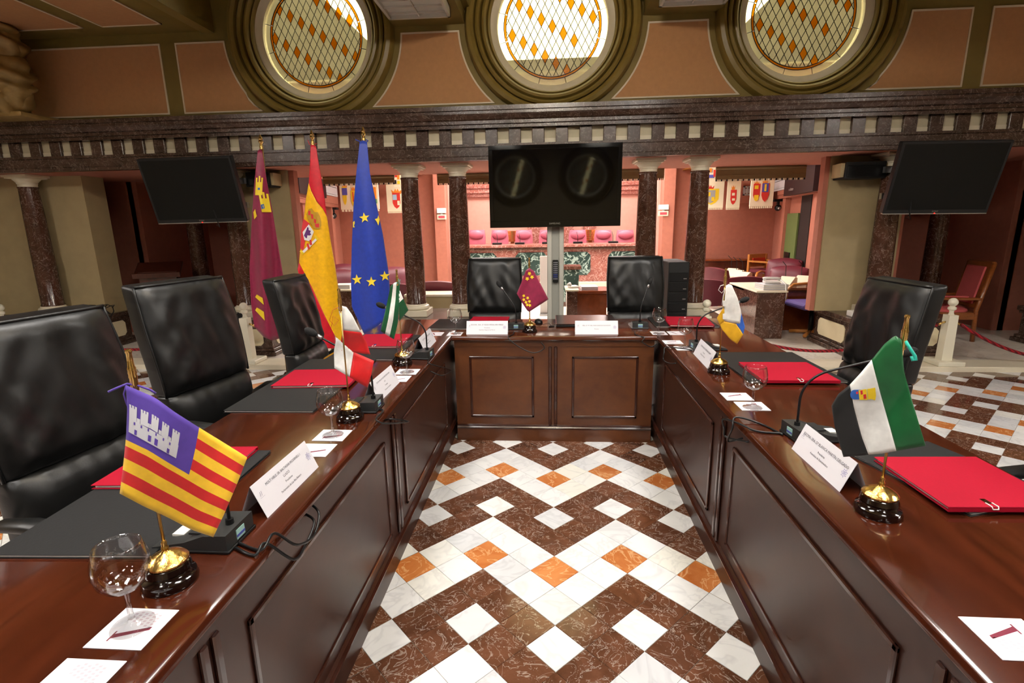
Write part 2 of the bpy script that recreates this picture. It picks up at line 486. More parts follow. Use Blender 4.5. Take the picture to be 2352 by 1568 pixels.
def panel_poly(name, poly, y, parent, lift=.006):
    """flat painted panel with a pale raised border, poly in x,z"""
    mb = MB(); mb.prism(poly, y, 'y', y-lift); o = mb.build(name, m_salmon, parent)
    cx = sum(p[0] for p in poly)/len(poly); cz = sum(p[1] for p in poly)/len(poly)
    n = len(poly); bb = MB(); wd = .016
    off = []
    for i in range(n):
        p0, p1, p2 = V(poly[i-1]), V(poly[i]), V(poly[(i+1) % n])
        e1, e2 = (p1-p0).normalized(), (p2-p1).normalized()
        n1, n2 = V((-e1.y, e1.x)), V((-e2.y, e2.x)); bis = (n1+n2).normalized()
        s_ = wd/max(.4, bis.dot(n1)); q = p1+bis*s_
        if (q-V((cx, cz))).length < (p1-V((cx, cz))).length: q = p1-bis*s_
        off.append(q)
    vv = [(p[0], y-lift-.004, p[1]) for p in poly]+[(q[0], y-lift-.004, q[1]) for q in off]+[(p[0], y, p[1]) for p in poly]+[(q[0], y, q[1]) for q in off]
    f = []
    for i in range(n):
        j = (i+1) % n; f += [(i, j, n+j, n+i), (n+i, n+j, 3*n+j, 3*n+i), (i, 2*n+i, 2*n+j, j)]
    bb.add(vv, f); bb.build('border', m_line, o)
    return o
def arc_side(c, R, z0, z1, n=12):
    """points on circle about (c, ZO), going z0 -> z1; sign from R"""
    s_ = 1 if R > 0 else -1; R = abs(R)
    return [(c+s_*math.sqrt(max(0, R*R-(z-ZO)**2)), z) for z in [z0+(z1-z0)*i/n for i in range(n+1)]]
ZP0, ZP1 = 2.725, 3.385
for a, b_ in ((OX[0], OX[1]), (OX[1], OX[2])):
    panel_poly('wall_panel', arc_side(b_, -.95, ZP0, ZP1)+arc_side(a, .95, ZP1, ZP0), YW, wf)
panel_poly('wall_panel', [(-3.98, ZP1), (-3.92, ZP0)][::-1][:1]+arc_side(OX[0], -.95, ZP0, ZP1)+[(-3.92, ZP1)], YW, wf)
panel_poly('wall_panel', arc_side(OX[2], .95, ZP0, ZP1)+[(3.92, ZP1), (3.92, ZP0)], YW, wf)
panel_poly('wall_panel', [(-5.75, ZP0), (-4.12, ZP0), (-4.12, ZP1), (-5.75, ZP1)], YW, wf)
panel_poly('wall_panel', [(4.12, ZP0), (5.75, ZP0), (5.75, ZP1), (4.12, ZP1)], YW, wf)

def oculus(n, x, y, z, label, facing=1, seed=0):
    """round leaded window set in ringed mouldings; facing=1 looks to -y"""
    w_ = empty('window_%d' % n, (x, y, z), 0 if facing == 1 else PI, label, None, None, 'structure')
    rings = [[(.875, .0), (.872, -.035), (.85, -.075), (.815, -.09), (.785, -.07), (.772, -.015)],
             [(.772, -.015), (.766, -.05), (.745, -.066), (.725, -.045), (.718, .005)],
             [(.718, .005), (.712, -.01), (.70, -.034), (.68, -.042), (.662, -.022), (.655, .022)],
             [(.655, .022), (.642, .0), (.630, .012), (.622, .045)]]
    for r in rings: MB().lathe(r, 72, axis='y').build('moulding_ring', m_olived, w_, smooth=SM)
    MB().lathe([(.622, .045), (.60, .05), (.558, .085), (.556, .15)], 72, axis='y').build('reveal', m_ivory, w_, smooth=SM)
    yg = .12; R1, R2, R3 = .470, .492, .557
    rnd = random.Random(seed)
    # diamond panes
    dw, dh = .074, .138; ld = []
    def clip(poly, R):
        out = []
        for i in range(len(poly)):
            a, b2 = poly[i-1], poly[i]; ia, ib = math.hypot(*a) <= R, math.hypot(*b2) <= R
            if ia != ib:
                dx, dz = b2[0]-a[0], b2[1]-a[1]; A = dx*dx+dz*dz; B = 2*(a[0]*dx+a[1]*dz); C_ = a[0]**2+a[1]**2-R*R
                q = math.sqrt(max(0, B*B-4*A*C_)); t = [(-B-q)/(2*A), (-B+q)/(2*A)]
                t = [k for k in t if -1e-6 <= k <= 1+1e-6]; t = t[0] if t else .5
                out.append((a[0]+t*dx, a[1]+t*dz))
            if ib: out.append(b2)
        return out
    for i in range(-15, 16):
        for j in range(-9, 10):
            if (i+j) % 2: continue
            cx, cz = i*dw/2, j*dh/2
            p = clip([(cx+dw/2-.001, cz), (cx, cz+dh/2-.002), (cx-dw/2+.001, cz), (cx, cz-dh/2+.002)], R1)
            if len(p) < 3: continue
            k = ((i+j)//2+3*((i-j)//2)+seed) % 7; am = k == 0 and rnd.random() < .93
            mb = MB(); mb.prism(p, yg+.004, 'y', yg); mb.build('pane', m_pamber if am else m_pclear, w_)
    for s_ in (-1, 1):
        for k in range(-30, 31):
            # lead lines x*dh +- z*dw = k*dw*dh/2...
            pts = []
            for t in range(-60, 61):
                zz = t*.01; xx = (k*dw)/1.0/2*1.0+s_*zz*dw/dh
                if k % 2 and math.hypot(xx, zz) <= R1: pts.append((xx, yg, zz))
            if len(pts) > 1: ld.append((pts[0], pts[-1]))
    lb = MB()
    for a, b2 in ld: lb.tube([a, b2], .0032, 5)
    for R in (R1, R2): lb.lathe([(R-.003, yg-.004), (R+.003, yg-.004), (R+.003, yg+.006), (R-.003, yg+.006), (R-.003, yg-.004)], 64, axis='y')
    for k in range(12):
        a = 2*PI*(k+.5)/12; lb.tube([(R2*math.cos(a), yg, R2*math.sin(a)), (R3*math.cos(a), yg, R3*math.sin(a))], .003, 5)
    lb.build('lead_came', m_lead, w_)
    for k in range(12):
        a0, a1 = 2*PI*(k+.5)/12+.006, 2*PI*(k+1.5)/12-.006
        for r0, r1, m, nm in ((R1+.003, R2-.003, m_pamber, 'border_pane'), (R2+.003, R3, m_pclear, 'rim_pane')):
            MB().lathe([(r0, yg), (r1, yg), (r1, yg+.004), (r0, yg+.004), (r0, yg)], 6, axis='y', a0=a0, a1=a1).build(nm, m, w_)
    return w_
for k, x in enumerate(OX):
    oculus(k+1, x, YW, ZO, ['round leaded window with amber diamonds, left of three', 'round leaded window glowing white, middle of three', 'round leaded window with amber diamonds, right of three'][k], 1, [3, 0, 7][k])

# ------------------------------------------------------------------ ceilings and beams
ce = MB().box(-3.62, 3.62, -9, YW+.4, Z_TOP, Z_TOP+.1).build('ceiling', m_olive); tag(ce, 'high olive ceiling between the beams', kind='structure')
for sx, x0, x1 in ((-1, -8.2, -3.55), (1, 3.55, 8.2)):
    lo = MB().box(x0, x1, -9, YW, Z_LOW, Z_LOW+.12).build('ceiling_low', m_olive); tag(lo, 'low painted ceiling with salmon panels', kind='structure')
    e = -3.55 if sx < 0 else 3.55
    MB().box(e-.06, e+.06, -9, YW, Z_LOW-.02, Z_TOP).build('drop_face', m_olived, lo)
    for y0, y1 in ((-5.6, -1.0), (-.75, 3.45)):
        for a, b_ in ((.32, .95), (1.15, 2.9)):
            q = sorted((e+sx*a, e+sx*b_)); p = [(q[0], y0), (q[1], y0), (q[1], y1), (q[0], y1)]
            pn = MB().prism(p, Z_LOW+.001, 'z', Z_LOW-.006).build('ceiling_panel', m_salmon, lo)
            bb = MB()
            for (u0, u1, v0, v1) in ((q[0], q[1], y0, y0+.02), (q[0], q[1], y1-.02, y1), (q[0], q[0]+.02, y0, y1), (q[1]-.02, q[1], y0, y1)):
                bb.box(u0, u1, v0, v1, Z_LOW-.011, Z_LOW-.004)
            bb.build('border', m_line, pn)
for x in (-1.23, 1.25):
    bm_ = MB(); bm_.box(x-.36, x+.36, -9, YW, Z_BEAM, Z_TOP); bm_.box(x-.42, x+.42, -9, YW, Z_BEAM+.12, Z_BEAM+.17)
    o = bm_.build('trim_2' if x < 0 else 'trim_3', m_olive); tag(o, 'olive ceiling beam between two round windows', kind='structure')
for y in (-3.0,):
    o = MB().box(-3.5, 3.5, y-.25, y+.25, Z_BEAM+.05, Z_TOP).build('trim_4', m_olive); tag(o, 'olive cross beam behind the tables', kind='structure')

# side and rear walls that close the hall
o = MB().box(-8.3, -8.2, -9, 13, -.06, Z_TOP).build('wall_left', m_stone); tag(o, 'cream stone side wall', kind='structure')
o = MB().box(8.2, 8.3, -9, 13, -.06, Z_TOP).build('wall_right', m_stone); tag(o, 'cream stone side wall', kind='structure')
ZR, XR = 2.62, 1.1
wb = wall_with_holes('wall_back', (-XR, XR), -9, -8.2, 8.2, -.06, Z_TOP, RO, ZR)
tag(wb, 'rear wall of the hall', kind='structure')
wb.data.materials[0] = m_stone
oculus(4, -XR, -9, ZR, 'round leaded window in the rear wall, left of two', -1, 2)
oculus(5, XR, -9, ZR, 'round leaded window in the rear wall, right of two', -1, 5)

# outside: roof parapet and neighbouring roofs seen through the glass
o = MB().box(-8.2, 8.2, 4.95, 13.2, 3.32, 3.46).build('roof_outside', m_roof); tag(o, 'flat roof outside the round windows', kind='structure')
for s_ in (-1, 1):
    o = MB().prism([(s_*2.6, 3.4), (s_*9, 3.4), (s_*9, 9.6), (s_*8.4, 9.6), (s_*2.6, 4.1)], 9.2, 'y', 8.2).build('roof_gable', m_roof)
    tag(o, 'sloping roof outside the round windows', kind='structure')
# unseen dark blockers added behind the rear windows, leaving slanting slits of sky
def slit(xc): return [(xc-.32, 1.4), (xc+.42, 3.9)]
a, b_ = slit(-XR), slit(XR); hw = .07
for poly in ([(-8, 1.4), (a[0][0]-hw, 1.4), (a[1][0]-hw, 3.9), (-8, 3.9)], [(a[0][0]+hw, 1.4), (b_[0][0]-hw, 1.4), (b_[1][0]-hw, 3.9), (a[1][0]+hw, 3.9)], [(b_[0][0]+hw, 1.4), (8, 1.4), (8, 3.9), (b_[1][0]+hw, 3.9)]):
    o = MB().prism(poly, -9.6, 'y', -9.75).build('slit_blocker', m_roof); tag(o, 'unseen dark blocker added behind the rear windows to shape slits of sky', kind='structure')
# ------------------------------------------------------------------ low walls and columns
Z_LW = .47; Z_SOF = 2.15; YC = 3.92
def low_wall(x0, x1, label, y0=3.60, y1=4.42):
    o = empty('low_wall', ((x0+x1)/2, (y0+y1)/2, .048), 0, label, None, None, 'structure')
    hx, hy = (x1-x0)/2, (y1-y0)/2; h = Z_LW-.048
    MB().box(-hx+.04, hx-.04, -hy+.04, hy-.04, 0, h-.05).build('body', m_ent, o)
    c = MB(); c.box(-hx, hx, -hy, hy, h-.055, h, .006); c.box(-hx+.02, hx-.02, -hy+.02, hy-.02, h-.085, h-.055); c.build('cap', m_ent, o)
    b = MB(); b.box(-hx-.01, hx+.01, -hy-.01, hy+.01, 0, .05, .005); b.box(-hx+.012, hx-.012, -hy+.012, hy-.012, .05, .085, .005); b.build('base_moulding', m_ent, o)
    def pn(a0, a1, face):
        w_ = a1-a0; cc = .035; z0, z1 = .115, h-.11
        poly = [(a0+cc, z0), (a1-cc, z0), (a1, z0+cc), (a1, z1-cc), (a1-cc, z1), (a0+cc, z1), (a0, z1-cc), (a0, z0+cc)]
        if face == 'f': MB().prism(poly, -hy+.045, 'y', -hy+.03).build('stone_panel', m_panelstone, o)
        elif face == 'l': MB().prism(poly, -hx+.045, 'x', -hx+.03).build('stone_panel', m_panelstone, o)
        else: MB().prism(poly, hx-.03, 'x', hx-.045).build('stone_panel', m_panelstone, o)
    if hx > .2: pn(-hx+.14, hx-.14, 'f')
    pn(-hy+.13, hy-.13, 'l'); pn(-hy+.13, hy-.13, 'r')
    return o
low_wall(-8.1, -5.55, 'low marble wall with cream panels at the far left')
low_wall(-4.15, -3.20, 'low marble wall under the column beside the flags')
low_wall(-1.92, -.82, 'low marble wall under the column pair left of the screen')
low_wall(.74, 1.88, 'low marble wall under the column pair right of the screen')
low_wall(3.13, 4.2, 'low marble wall with cream panel behind the right chair')
low_wall(5.45, 8.1, 'low marble wall at the far right')

def make_column():
    o = empty('column')
    z0 = 0; H = Z_SOF-Z_LW
    MB().box(-.155, .155, -.155, .155, 0, .075, .005).build('plinth', m_ivory, o)
    MB().lathe([(.0, .075), (.135, .075), (.148, .085), (.15, .10), (.142, .118), (.125, .124), (.122, .135), (.118, .14), (.0, .14)], 32).build('base_ring', m_ivory, o, smooth=SM)
    MB().lathe([(.118, .14), (.118, .155), (.112, .165), (.112, .6), (.104, 1.2), (.094, H-.155), (.1, H-.15), (.1, H-.135), (.0, H-.135)], 32).build('shaft', m_colm, o, smooth=SM)
    c = MB(); c.lathe([(.0, H-.136), (.092, H-.136), (.092, H-.105), (.098, H-.10), (.098, H-.088), (.108, H-.075), (.128, H-.055), (.132, H-.045), (.0, H-.045)], 32)
    c.box(-.135, .135, -.135, .135, H-.045, H-.03); c.box(-.155, .155, -.155, .155, H-.03, H, .004)
    c.build('capital', m_ivory, o, smooth=SM)
    return o
col0 = make_column(); first = [True]
def column(px, py, Y, label):
    o = col0 if first[0] else copy_tree(col0); first[0] = False
    p = onY(px, py, Y); o.location = (p.x, Y, Z_LW)
    tag(o, label, 'column', 'brown marble columns'); return o
column(91, 555, YC, 'brown marble column standing at the far left edge')
column(556, 600, YC, 'brown marble column beside the left wall screen and the burgundy flag')
column(949, 560, YC, 'brown marble column just right of the blue starred flag')
column(1055, 520, YC, 'brown marble column behind the leftmost of the two chairs facing us')
column(1486, 470, YC, 'brown marble column right next to the middle screen')
column(1598, 560, YC, 'brown marble column beside the black equipment rack')
column(2028, 560, YC, 'brown marble column carrying the right wall screen')
for px, py, lb in ((457, 590, 'brown marble column in the shade under the left wall screen'), (2146, 580, 'brown marble column in the shade under the right wall screen')):
    o = column(px, py, 5.25, lb); o.location.z = .048; o.scale = (1, 1, (Z_SOF-.048)/(Z_SOF-Z_LW))

# ------------------------------------------------------------------ piers, soffit, side lobby walls
def pier(name, x0, x1, y0, y1, label, rose=None, z0=Z_LW):
    o = MB().box(x0, x1, y0, y1, z0, Z_SOF).build(name, m_stone); tag(o, label, kind='structure')
    if rose:  # rose lining on the inner side
        MB().box(rose[0], rose[1], y0+.02, y1, Z_LW, Z_SOF).build('side_lining', m_rose, o)
    return o
pier('wall_pier', -3.83, -3.06, 4.08, 4.20, 'cream stone pier behind the flags', (-3.06, -3.0))
pier('wall_pier', 3.0, 3.80, 4.08, 4.20, 'cream stone pier right of the debating chamber', (2.95, 3.0))
pier('wall_pier', -8.1, -5.62, 4.08, 4.40, 'cream stone wall at the far left')
pier('wall_pier', 5.62, 8.1, 4.08, 4.40, 'cream stone wall at the far right')
o = MB().box(-8.2, 8.2, 3.7, 5.0, Z_SOF-.001, Z_SOF+.06).build('ceiling_soffit', m_rose); tag(o, 'rose soffit behind the entablature', kind='structure')
for s_ in (-1, 1):
    x0, x1 = sorted((s_*4.42, s_*8.2))
    o = MB().box(x0, x1, 5.0, 7.2, Z_SOF, Z_SOF+.06).build('ceiling_lobby', m_rose); tag(o, 'rose ceiling of the side lobby', kind='structure')
o = MB().box(-8.2, 8.2, 5.0, 5.12, Z_SOF+.055, 3.4).build('wall_header', m_rose); tag(o, 'wall above the chamber opening', kind='structure')
for s_, side in ((-1, 'left'), (1, 'right')):
    a, b_ = sorted((s_*8.2, s_*5.75))
    o = MB().box(a, b_, 5.0, 5.15, .048, Z_SOF).build('wall_lobby', m_rose); tag(o, 'rose lobby wall standing forward on the %s' % side, kind='structure')
    MB().box(s_*5.75-.07, s_*5.75+.07, 5.0, 6.4, .048, Z_SOF).build('return', m_rose, o)
    a, b_ = sorted((s_*6.0, s_*4.45))
    o = MB().box(a, b_, 6.4, 6.55, .048, Z_SOF).build('wall_lobby_back', m_rose); tag(o, 'rose back wall of the %s lobby' % side, kind='structure')
m_door = wood('door_wood', (112, 52, 10), (150, 78, 22), (6, 6, .8), .4, .2)
p0, p1 = onY(366, 560, 6.38), onY(440, 560, 6.38)
d = MB().box(p0.x, p1.x+.25, 6.33, 6.39, .05, 2.05, .006).build('door_1', m_door); tag(d, 'plain orange-brown wooden door in the left lobby', kind='structure')
MB().ball((p1.x+.15, 6.31, 1.05), .03).build('door_knob', m_gold, d)

# ------------------------------------------------------------------ debating chamber shell
YB = 9.9
WL = {-1: (V((-3.9, 4.45, 0)), V((-4.84, YB, 0))), 1: (V((3.9, 4.45, 0)), V((4.84, YB, 0)))}
WN = {}
for s_, side in ((-1, 'left'), (1, 'right')):
    a, b_ = WL[s_]; u = (b_-a).normalized(); n = V((-u.y, u.x, 0))*s_  # towards the chamber
    if n.x*s_ > 0: n = -n
    WN[s_] = (a, u, n, (b_-a).length)
    M = basis(a, u, n, V((0, 0, 1))); L = (b_-a).length
    mb = MB(); mb.M = M; mb.box(0, L, -.15, 0, .048, 3.3)
    o = mb.build('wall_chamber_'+side, m_rose); tag(o, 'rose %s wall of the debating chamber' % side, kind='structure')
    mb = MB(); mb.M = M; mb.box(0, L-.75, 0, .16, 1.97, 3.3); mb.build('gallery_band', m_rose, o)
    mb = MB(); mb.M = M; mb.box(0, L-.75, 0, .14, 1.90, 1.97); mb.build('gallery_soffit', m_rose, o)
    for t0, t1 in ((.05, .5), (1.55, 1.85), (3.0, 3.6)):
        mb = MB(); mb.M = M; mb.box(t0, t1, 0, .012, .048, 1.90); mb.build('niche_shade', m_dark, o)  # flat strips without depth, the shade of niche openings put into their colour
    for t in (2.35, 4.35):
        mb = MB(); mb.M = M; mb.box(t, t+.22, 0, .10, .048, 1.90); mb.build('pilaster', m_rose, o)
for s_, px, side in ((-1, 788, 'left'), (1, 1703, 'right')):
    q = onY(px, 460, YB-.12); a, b_ = sorted((q.x, s_*4.72)); zb = onY(px, 466, YB-.12).z
    o = MB().box(a, b_, YB-.12, YB, zb, 3.3).build('wall_gallery_'+side, m_rose); tag(o, 'rose gallery band across the far %s corner' % side, kind='structure')
pl, pr = onY(1033, 560, YB), onY(1512, 560, YB)
XA0, XA1 = pl.x, pr.x
for s_, xa, side in ((-1, XA0, 'left'), (1, XA1, 'right')):
    a, b_ = sorted((s_*4.95, xa)); 
    o = MB().box(a, b_, YB, YB+.2, .048, 3.3).build('wall_chamber_back_'+side, m_rose); tag(o, 'rose back wall beside the presidential bench', kind='structure')
    q = onY(1001 if s_ < 0 else 1545, 560, YB-.35).x
    a, b_ = sorted((q, xa)); MB().box(a, b_, YB-.35, YB, .048, 3.3).build('inner_pier', m_rose, o)
    a, b_ = sorted((xa-.05*s_, xa+.1*s_)); MB().box(a, b_, YB, 12.5, .048, 3.3).build('apse_side', m_pinkw, o)
o = MB().box(-4, 4, 12.5, 12.65, .048, 3.3).build('wall_apse', m_pinkw); tag(o, 'pink back wall behind the presidential chairs', kind='structure')
pz = onY(1100, 420, 12.3).z; pz2 = onY(1100, 452, 12.3).z
mb = MB(); mb.prism([(12.5, pz2), (12.40, pz2), (12.38, pz2+.08), (12.33, pz2+.1), (12.33, pz2+.2), (12.28, pz2+.22), (12.24, pz), (12.5, pz)], 3, 'x', -3)
mb.build('cornice', marble('rose_marble', (128, 70, 60), (158, 96, 84), (226, 196, 186), 7, .7, .3, clast=.6, wide=.03), o)
m_rmarb = MATS['rose_marble']
for px in (1304, 1226, 1355):
    q = onY(px, 545, 12.4); MB().box(q.x-.17, q.x+.17, 12.40, 12.5, .05, pz2).build('pilaster', m_rmarb, o)
o = MB().box(-8.2, 8.2, 4.95, 13.2, 3.3, 3.32).build('ceiling_chamber', m_ivory); tag(o, 'pale ceiling of the debating chamber', kind='structure')
k = 0
for y in (5.75, 7.3, 8.8, 11.2):
    for x in (-1.5, 1.5):
        fixture(x, y, 3.218, .6, 1.15, m_tube3, 'white louvred ceiling light on the %s of the debating chamber ceiling, %s' % ('left' if x < 0 else 'right', ['nearest the columns', 'second from the columns', 'third from the columns', 'over the bench'][k//2]), 'chamber ceiling lights', 3); k += 1
# ------------------------------------------------------------------ conference tables
ZT = .76
m_top = wood('mahogany_top', (46, 17, 8), (76, 32, 15), (7, .7, 1), .16, .4)
m_topx = wood('mahogany_top_cross', (54, 22, 10), (86, 41, 21), (.7, 7, 1), .14, .4)
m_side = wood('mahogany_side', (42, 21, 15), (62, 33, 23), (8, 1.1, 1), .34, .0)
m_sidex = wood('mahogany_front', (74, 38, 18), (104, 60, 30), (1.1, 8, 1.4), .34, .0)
m_mould = wood('mahogany_mould', (40, 16, 10), (60, 26, 14), (3, 3, 3), .22, .4)

def table(name, L, W, bays, label, side, top, loc, rz):
    """long table: local x along the length, inner face on +y, panels on the inner face"""
    o = empty(name, loc, rz, label, 'table')
    t = MB()
    prof = [(-W/2, ZT-.035), (-W/2, ZT), (W/2-.014, ZT), (W/2-.004, ZT-.004), (W/2, ZT-.012), (W/2, ZT-.024), (W/2-.006, ZT-.032), (W/2-.016, ZT-.035)]
    t.prism(prof, L/2, 'x', -L/2); t.build('tabletop', top, o, smooth=SM)
    yf = W/2-.032   # panel face
    MB().box(-L/2+.01, L/2-.01, yf-.03, yf, .1, ZT-.035).build('modesty_panel', side, o)
    b = MB(); b.box(-L/2+.01, L/2-.01, yf-.03, yf+.012, 0, .095); b.build('plinth', side, o)
    b = MB(); b.prism([(yf, .092), (yf+.016, .092), (yf+.018, .10), (yf+.010, .108), (yf+.012, .114), (yf, .12)], L/2-.01, 'x', -L/2+.01); b.build('plinth_moulding', m_mould, o)
    MB().box(-L/2+.01, L/2-.01, yf-.01, yf+.006, ZT-.075, ZT-.035).build('apron', side, o)
    n = len(bays)
    for a, c in bays:
        # raised frame round a field
        x0, x1, z0, z1 = a+.13, c-.13, .175, .615
        MB().box(x0+.012, x1-.012, yf, yf+.004, z0+.012, z1-.012).build('field', side, o)
        f = MB(); wd = .016
        for (p, q, r, s_) in ((x0, x1, z0, z0+wd), (x0, x1, z1-wd, z1), (x0, x0+wd, z0, z1), (x1-wd, x1, z0, z1)):
            f.box(p, q, yf, yf+.009, r, s_, .003)
        f.build('field_moulding', m_mould, o)
    for a, c in bays[:-1]:
        f = MB(); f.box(c-.03, c-.008, yf, yf+.012, .12, ZT-.075, .004); f.box(c+.008, c+.03, yf, yf+.012, .12, ZT-.075, .004); f.build('upright_moulding', m_mould, o)
    for x in (-L/2+.02, L/2-.05):
        MB().box(x, x+.03, -W/2+(.28 if L < 2 else .06), yf-.03, 0, ZT-.035).build('end_panel', side, o)
    return o
# left: local +y -> world +x : rz = -90deg ; local x -> -y
XI, W_ = .685, .64
L = 5.7; yc = 2.03-L/2
bl = [(-L/2+2.03-1.37+.0, -L/2+2.03-.1), (-L/2+2.03-.1, -L/2+2.03+1.17), (-L/2+2.03+1.17, -L/2+2.03+2.44)]
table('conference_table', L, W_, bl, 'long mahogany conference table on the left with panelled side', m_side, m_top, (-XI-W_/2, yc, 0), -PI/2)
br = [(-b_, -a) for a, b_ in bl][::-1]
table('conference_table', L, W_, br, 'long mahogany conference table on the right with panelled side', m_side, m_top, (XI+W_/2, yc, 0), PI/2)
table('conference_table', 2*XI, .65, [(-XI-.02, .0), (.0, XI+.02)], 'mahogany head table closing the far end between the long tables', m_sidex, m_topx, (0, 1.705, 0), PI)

# ------------------------------------------------------------------ executive chairs
def leather():
    t = NT('black_leather'); vec = t.coord('Object')
    n = t.noise(vec, 9, 4, .6, .5); n2 = t.noise(vec, 180, 2)
    t.bump(n2, .12, .002)
    return t.set(t.ramp(n, [(.3, lin(10, 10, 10)), (.7, lin(19, 19, 19))]), t.ramp(n, [(.3, (.34,)*3), (.7, (.48,)*3)]), 0, .45)
m_leather = leather()
def cushion_shell(fr, bk, nu, nv):
    """closed shell between a front and a back surface fn(u,v)"""
    mb = MB(); mb.grid(fr, nu, nv); mb.grid(bk, nu, nv, flip=True)
    for k in range(nv):
        for u, fl in ((0, 1), (1, 0)):
            q = [fr(u, k/nv), fr(u, (k+1)/nv), bk(u, (k+1)/nv), bk(u, k/nv)]; mb.add(q, [(0, 1, 2, 3)[::-1] if fl else (0, 1, 2, 3)])
    for k in range(nu):
        for v_, fl in ((0, 0), (1, 1)):
            q = [fr(k/nu, v_), fr((k+1)/nu, v_), bk((k+1)/nu, v_), bk(k/nu, v_)]; mb.add(q, [(0, 1, 2, 3)[::-1] if fl else (0, 1, 2, 3)])
    return mb
def make_chair():
    """executive chair, faces local -y, back leans to +y"""
    o = empty('office_chair')
    Wb = .50
    def spine(v_):   # v 0 at the bottom of the back (z .50) .. 1 at the top (z 1.22)
        z = .50+.72*v_
        y = .17+.02*math.sin(v_*PI)*-1+.085*v_**1.3
        return y, z
    def half(v_): return (Wb/2)*(.93+.07*min(1, v_*1.6))*(1-.05*max(0, v_-.75)/.25)
    def puff(u, v_, a):
        e = (1-(2*u-1)**6)*1.0
        return a*e
    def wrk(u, v_):
        x = (2*u-1); t = max(0, v_)
        a = .007*math.sin(14*x*(1-.4*t)+6*t+2*math.sin(3*t)) * math.exp(-((t-.5)/.42)**2)
        b = .006*math.sin(9*(t*2.2+abs(x)*1.4))*abs(x)*(1-abs(x)**6)
        return (a+b)*(1-abs(x)**8)*(min(1, (1-t)*9) if t > .8 else 1)
    def up_f(u, v_):
        v2 = .34+.66*v_; y, z = spine(v2)
        d = puff(u, v_, .045)*(1-.55*(max(0, v_-.9)/.1)**2)*(1-.6*(max(0, .12-v_)/.12)**1.5)
        return ((2*u-1)*half(v2), y-.005-d+wrk(u, v_), z)
    def up_b(u, v_):
        v2 = .34+.66*v_; y, z = spine(v2)
        return ((2*u-1)*half(v2)*.985, y+.075+.012*(1-(2*u-1)**4), z-.006*0+(.012 if v_ > .99 else 0))
    def soft(q, wd=.022):
        md = q.modifiers.new('soft_edge', 'BEVEL'); md.width = wd; md.segments = 3; md.limit_method = 'ANGLE'; md.angle_limit = math.radians(48); return q
    b = soft(cushion_shell(up_f, up_b, 30, 26).build('backrest', m_leather, o, smooth=True, weld=1e-4))
    # lumbar part
    def lo_f(u, v_):
        v2 = .02+.325*v_; y, z = spine(v2)
        d = puff(u, v_, .062)*(1-(abs(2*v_-1))**3.2*.8)
        return ((2*u-1)*half(v2), y-.008-d+.004*math.sin(22*(2*u-1))*(v_**3)*.6, z)
    def lo_b(u, v_):
        v2 = .02+.325*v_; y, z = spine(v2); return ((2*u-1)*half(v2)*.985, y+.07, z)
    lum = soft(cushion_shell(lo_f, lo_b, 24, 12).build('lumbar_cushion', m_leather, o, smooth=True, weld=1e-4), .018)
    # piping along the top and the sides
    for s_ in (-1, 1):
        pts = [V(up_f(0 if s_ < 0 else 1, k/14))+V((0, .002, 0)) for k in range(15)]
        MB().tube(pts, .0055, 6).build('piping', m_leather, b, smooth=True)
    MB().tube([V(up_f(k/14, 1))+V((0, .002, .002)) for k in range(15)], .0065, 6).build('piping', m_leather, b, smooth=True)
    # seat
    def st(u, v_):
        x, y = (2*u-1), -.33+.52*v_
        e = (1-x**6)*(1-abs(2*v_-1)**7)
        return (x*.255, y, .425+.065*e-.02*math.exp(-((y+.33)/.06)**2)-.012*math.cos(x*2)*e)
    def sb(u, v_): return ((2*u-1)*.25, -.325+.51*v_, .40)
    soft(cushion_shell(st, sb, 18, 16).build('seat', m_leather, o, smooth=True, weld=1e-4), .015)
    for s_ in (-1, 1):
        pts = [(s_*.285, .20, .60), (s_*.30, .12, .645), (s_*.305, 0, .66), (s_*.30, -.13, .655), (s_*.285, -.20, .635)]
        pad = MB(); vv = []
        P = [V(p) for p in pts]
        for i, p in enumerate(P):
            wdt = (.018, .028, .032, .03, .02)[i]; th = (.014, .018, .02, .018, .012)[i]
            for k in range(10):
                a = 2*PI*k/10; vv.append((p.x+wdt*math.cos(a), p.y, p.z+th*math.sin(a)))
        f = [(i*10+k, i*10+(k+1) % 10, (i+1)*10+(k+1) % 10, (i+1)*10+k) for i in range(4) for k in range(10)]+[list(range(10)), [40+k for k in range(10)]]
        arm = pad.add(vv, f).build('armrest', m_leather, o, smooth=True)
        pp = MB(); pp.tube([(s_*.295, .0, .645), (s_*.29, .0, .52), (s_*.25, .0, .41), (s_*.1, .0, .40)], .016, 8)
        pp.build('armrest_post', m_black, arm, smooth=True)
    MB().lathe([(.0, .26), (.045, .26), (.045, .40), (.0, .40)], 14).build('mechanism', m_black, o, smooth=SM)
    MB().lathe([(.0, .09), (.026, .09), (.026, .27), (.0, .27)], 12).build('gas_lift', m_steel, o, smooth=SM)
    hub = MB(); hub.lathe([(.0, .08), (.05, .08), (.05, .12), (.03, .13), (.0, .13)], 14); hub.build('hub', m_black, o, smooth=SM)
    for k in range(5):
        a = 2*PI*k/5+.3; dx, dy = math.cos(a), math.sin(a)
        leg = MB().tube([(dx*.04, dy*.04, .105), (dx*.17, dy*.17, .10), (dx*.30, dy*.30, .075)], [.024, .02, .014], 8).build('leg', m_black, o, smooth=True)
        MB().lathe([(.0, -.018), (.026, -.018), (.028, 0), (.026, .018), (.0, .018)], 14, (dx*.30, dy*.30, .028), 'y' if abs(dx) > .5 else 'x').build('caster', m_black, leg, smooth=SM)
    MB().box(-.04, .04, .10, .30, .385, .40).build('back_bracket', m_black, o)
    return o
ch0 = make_chair()
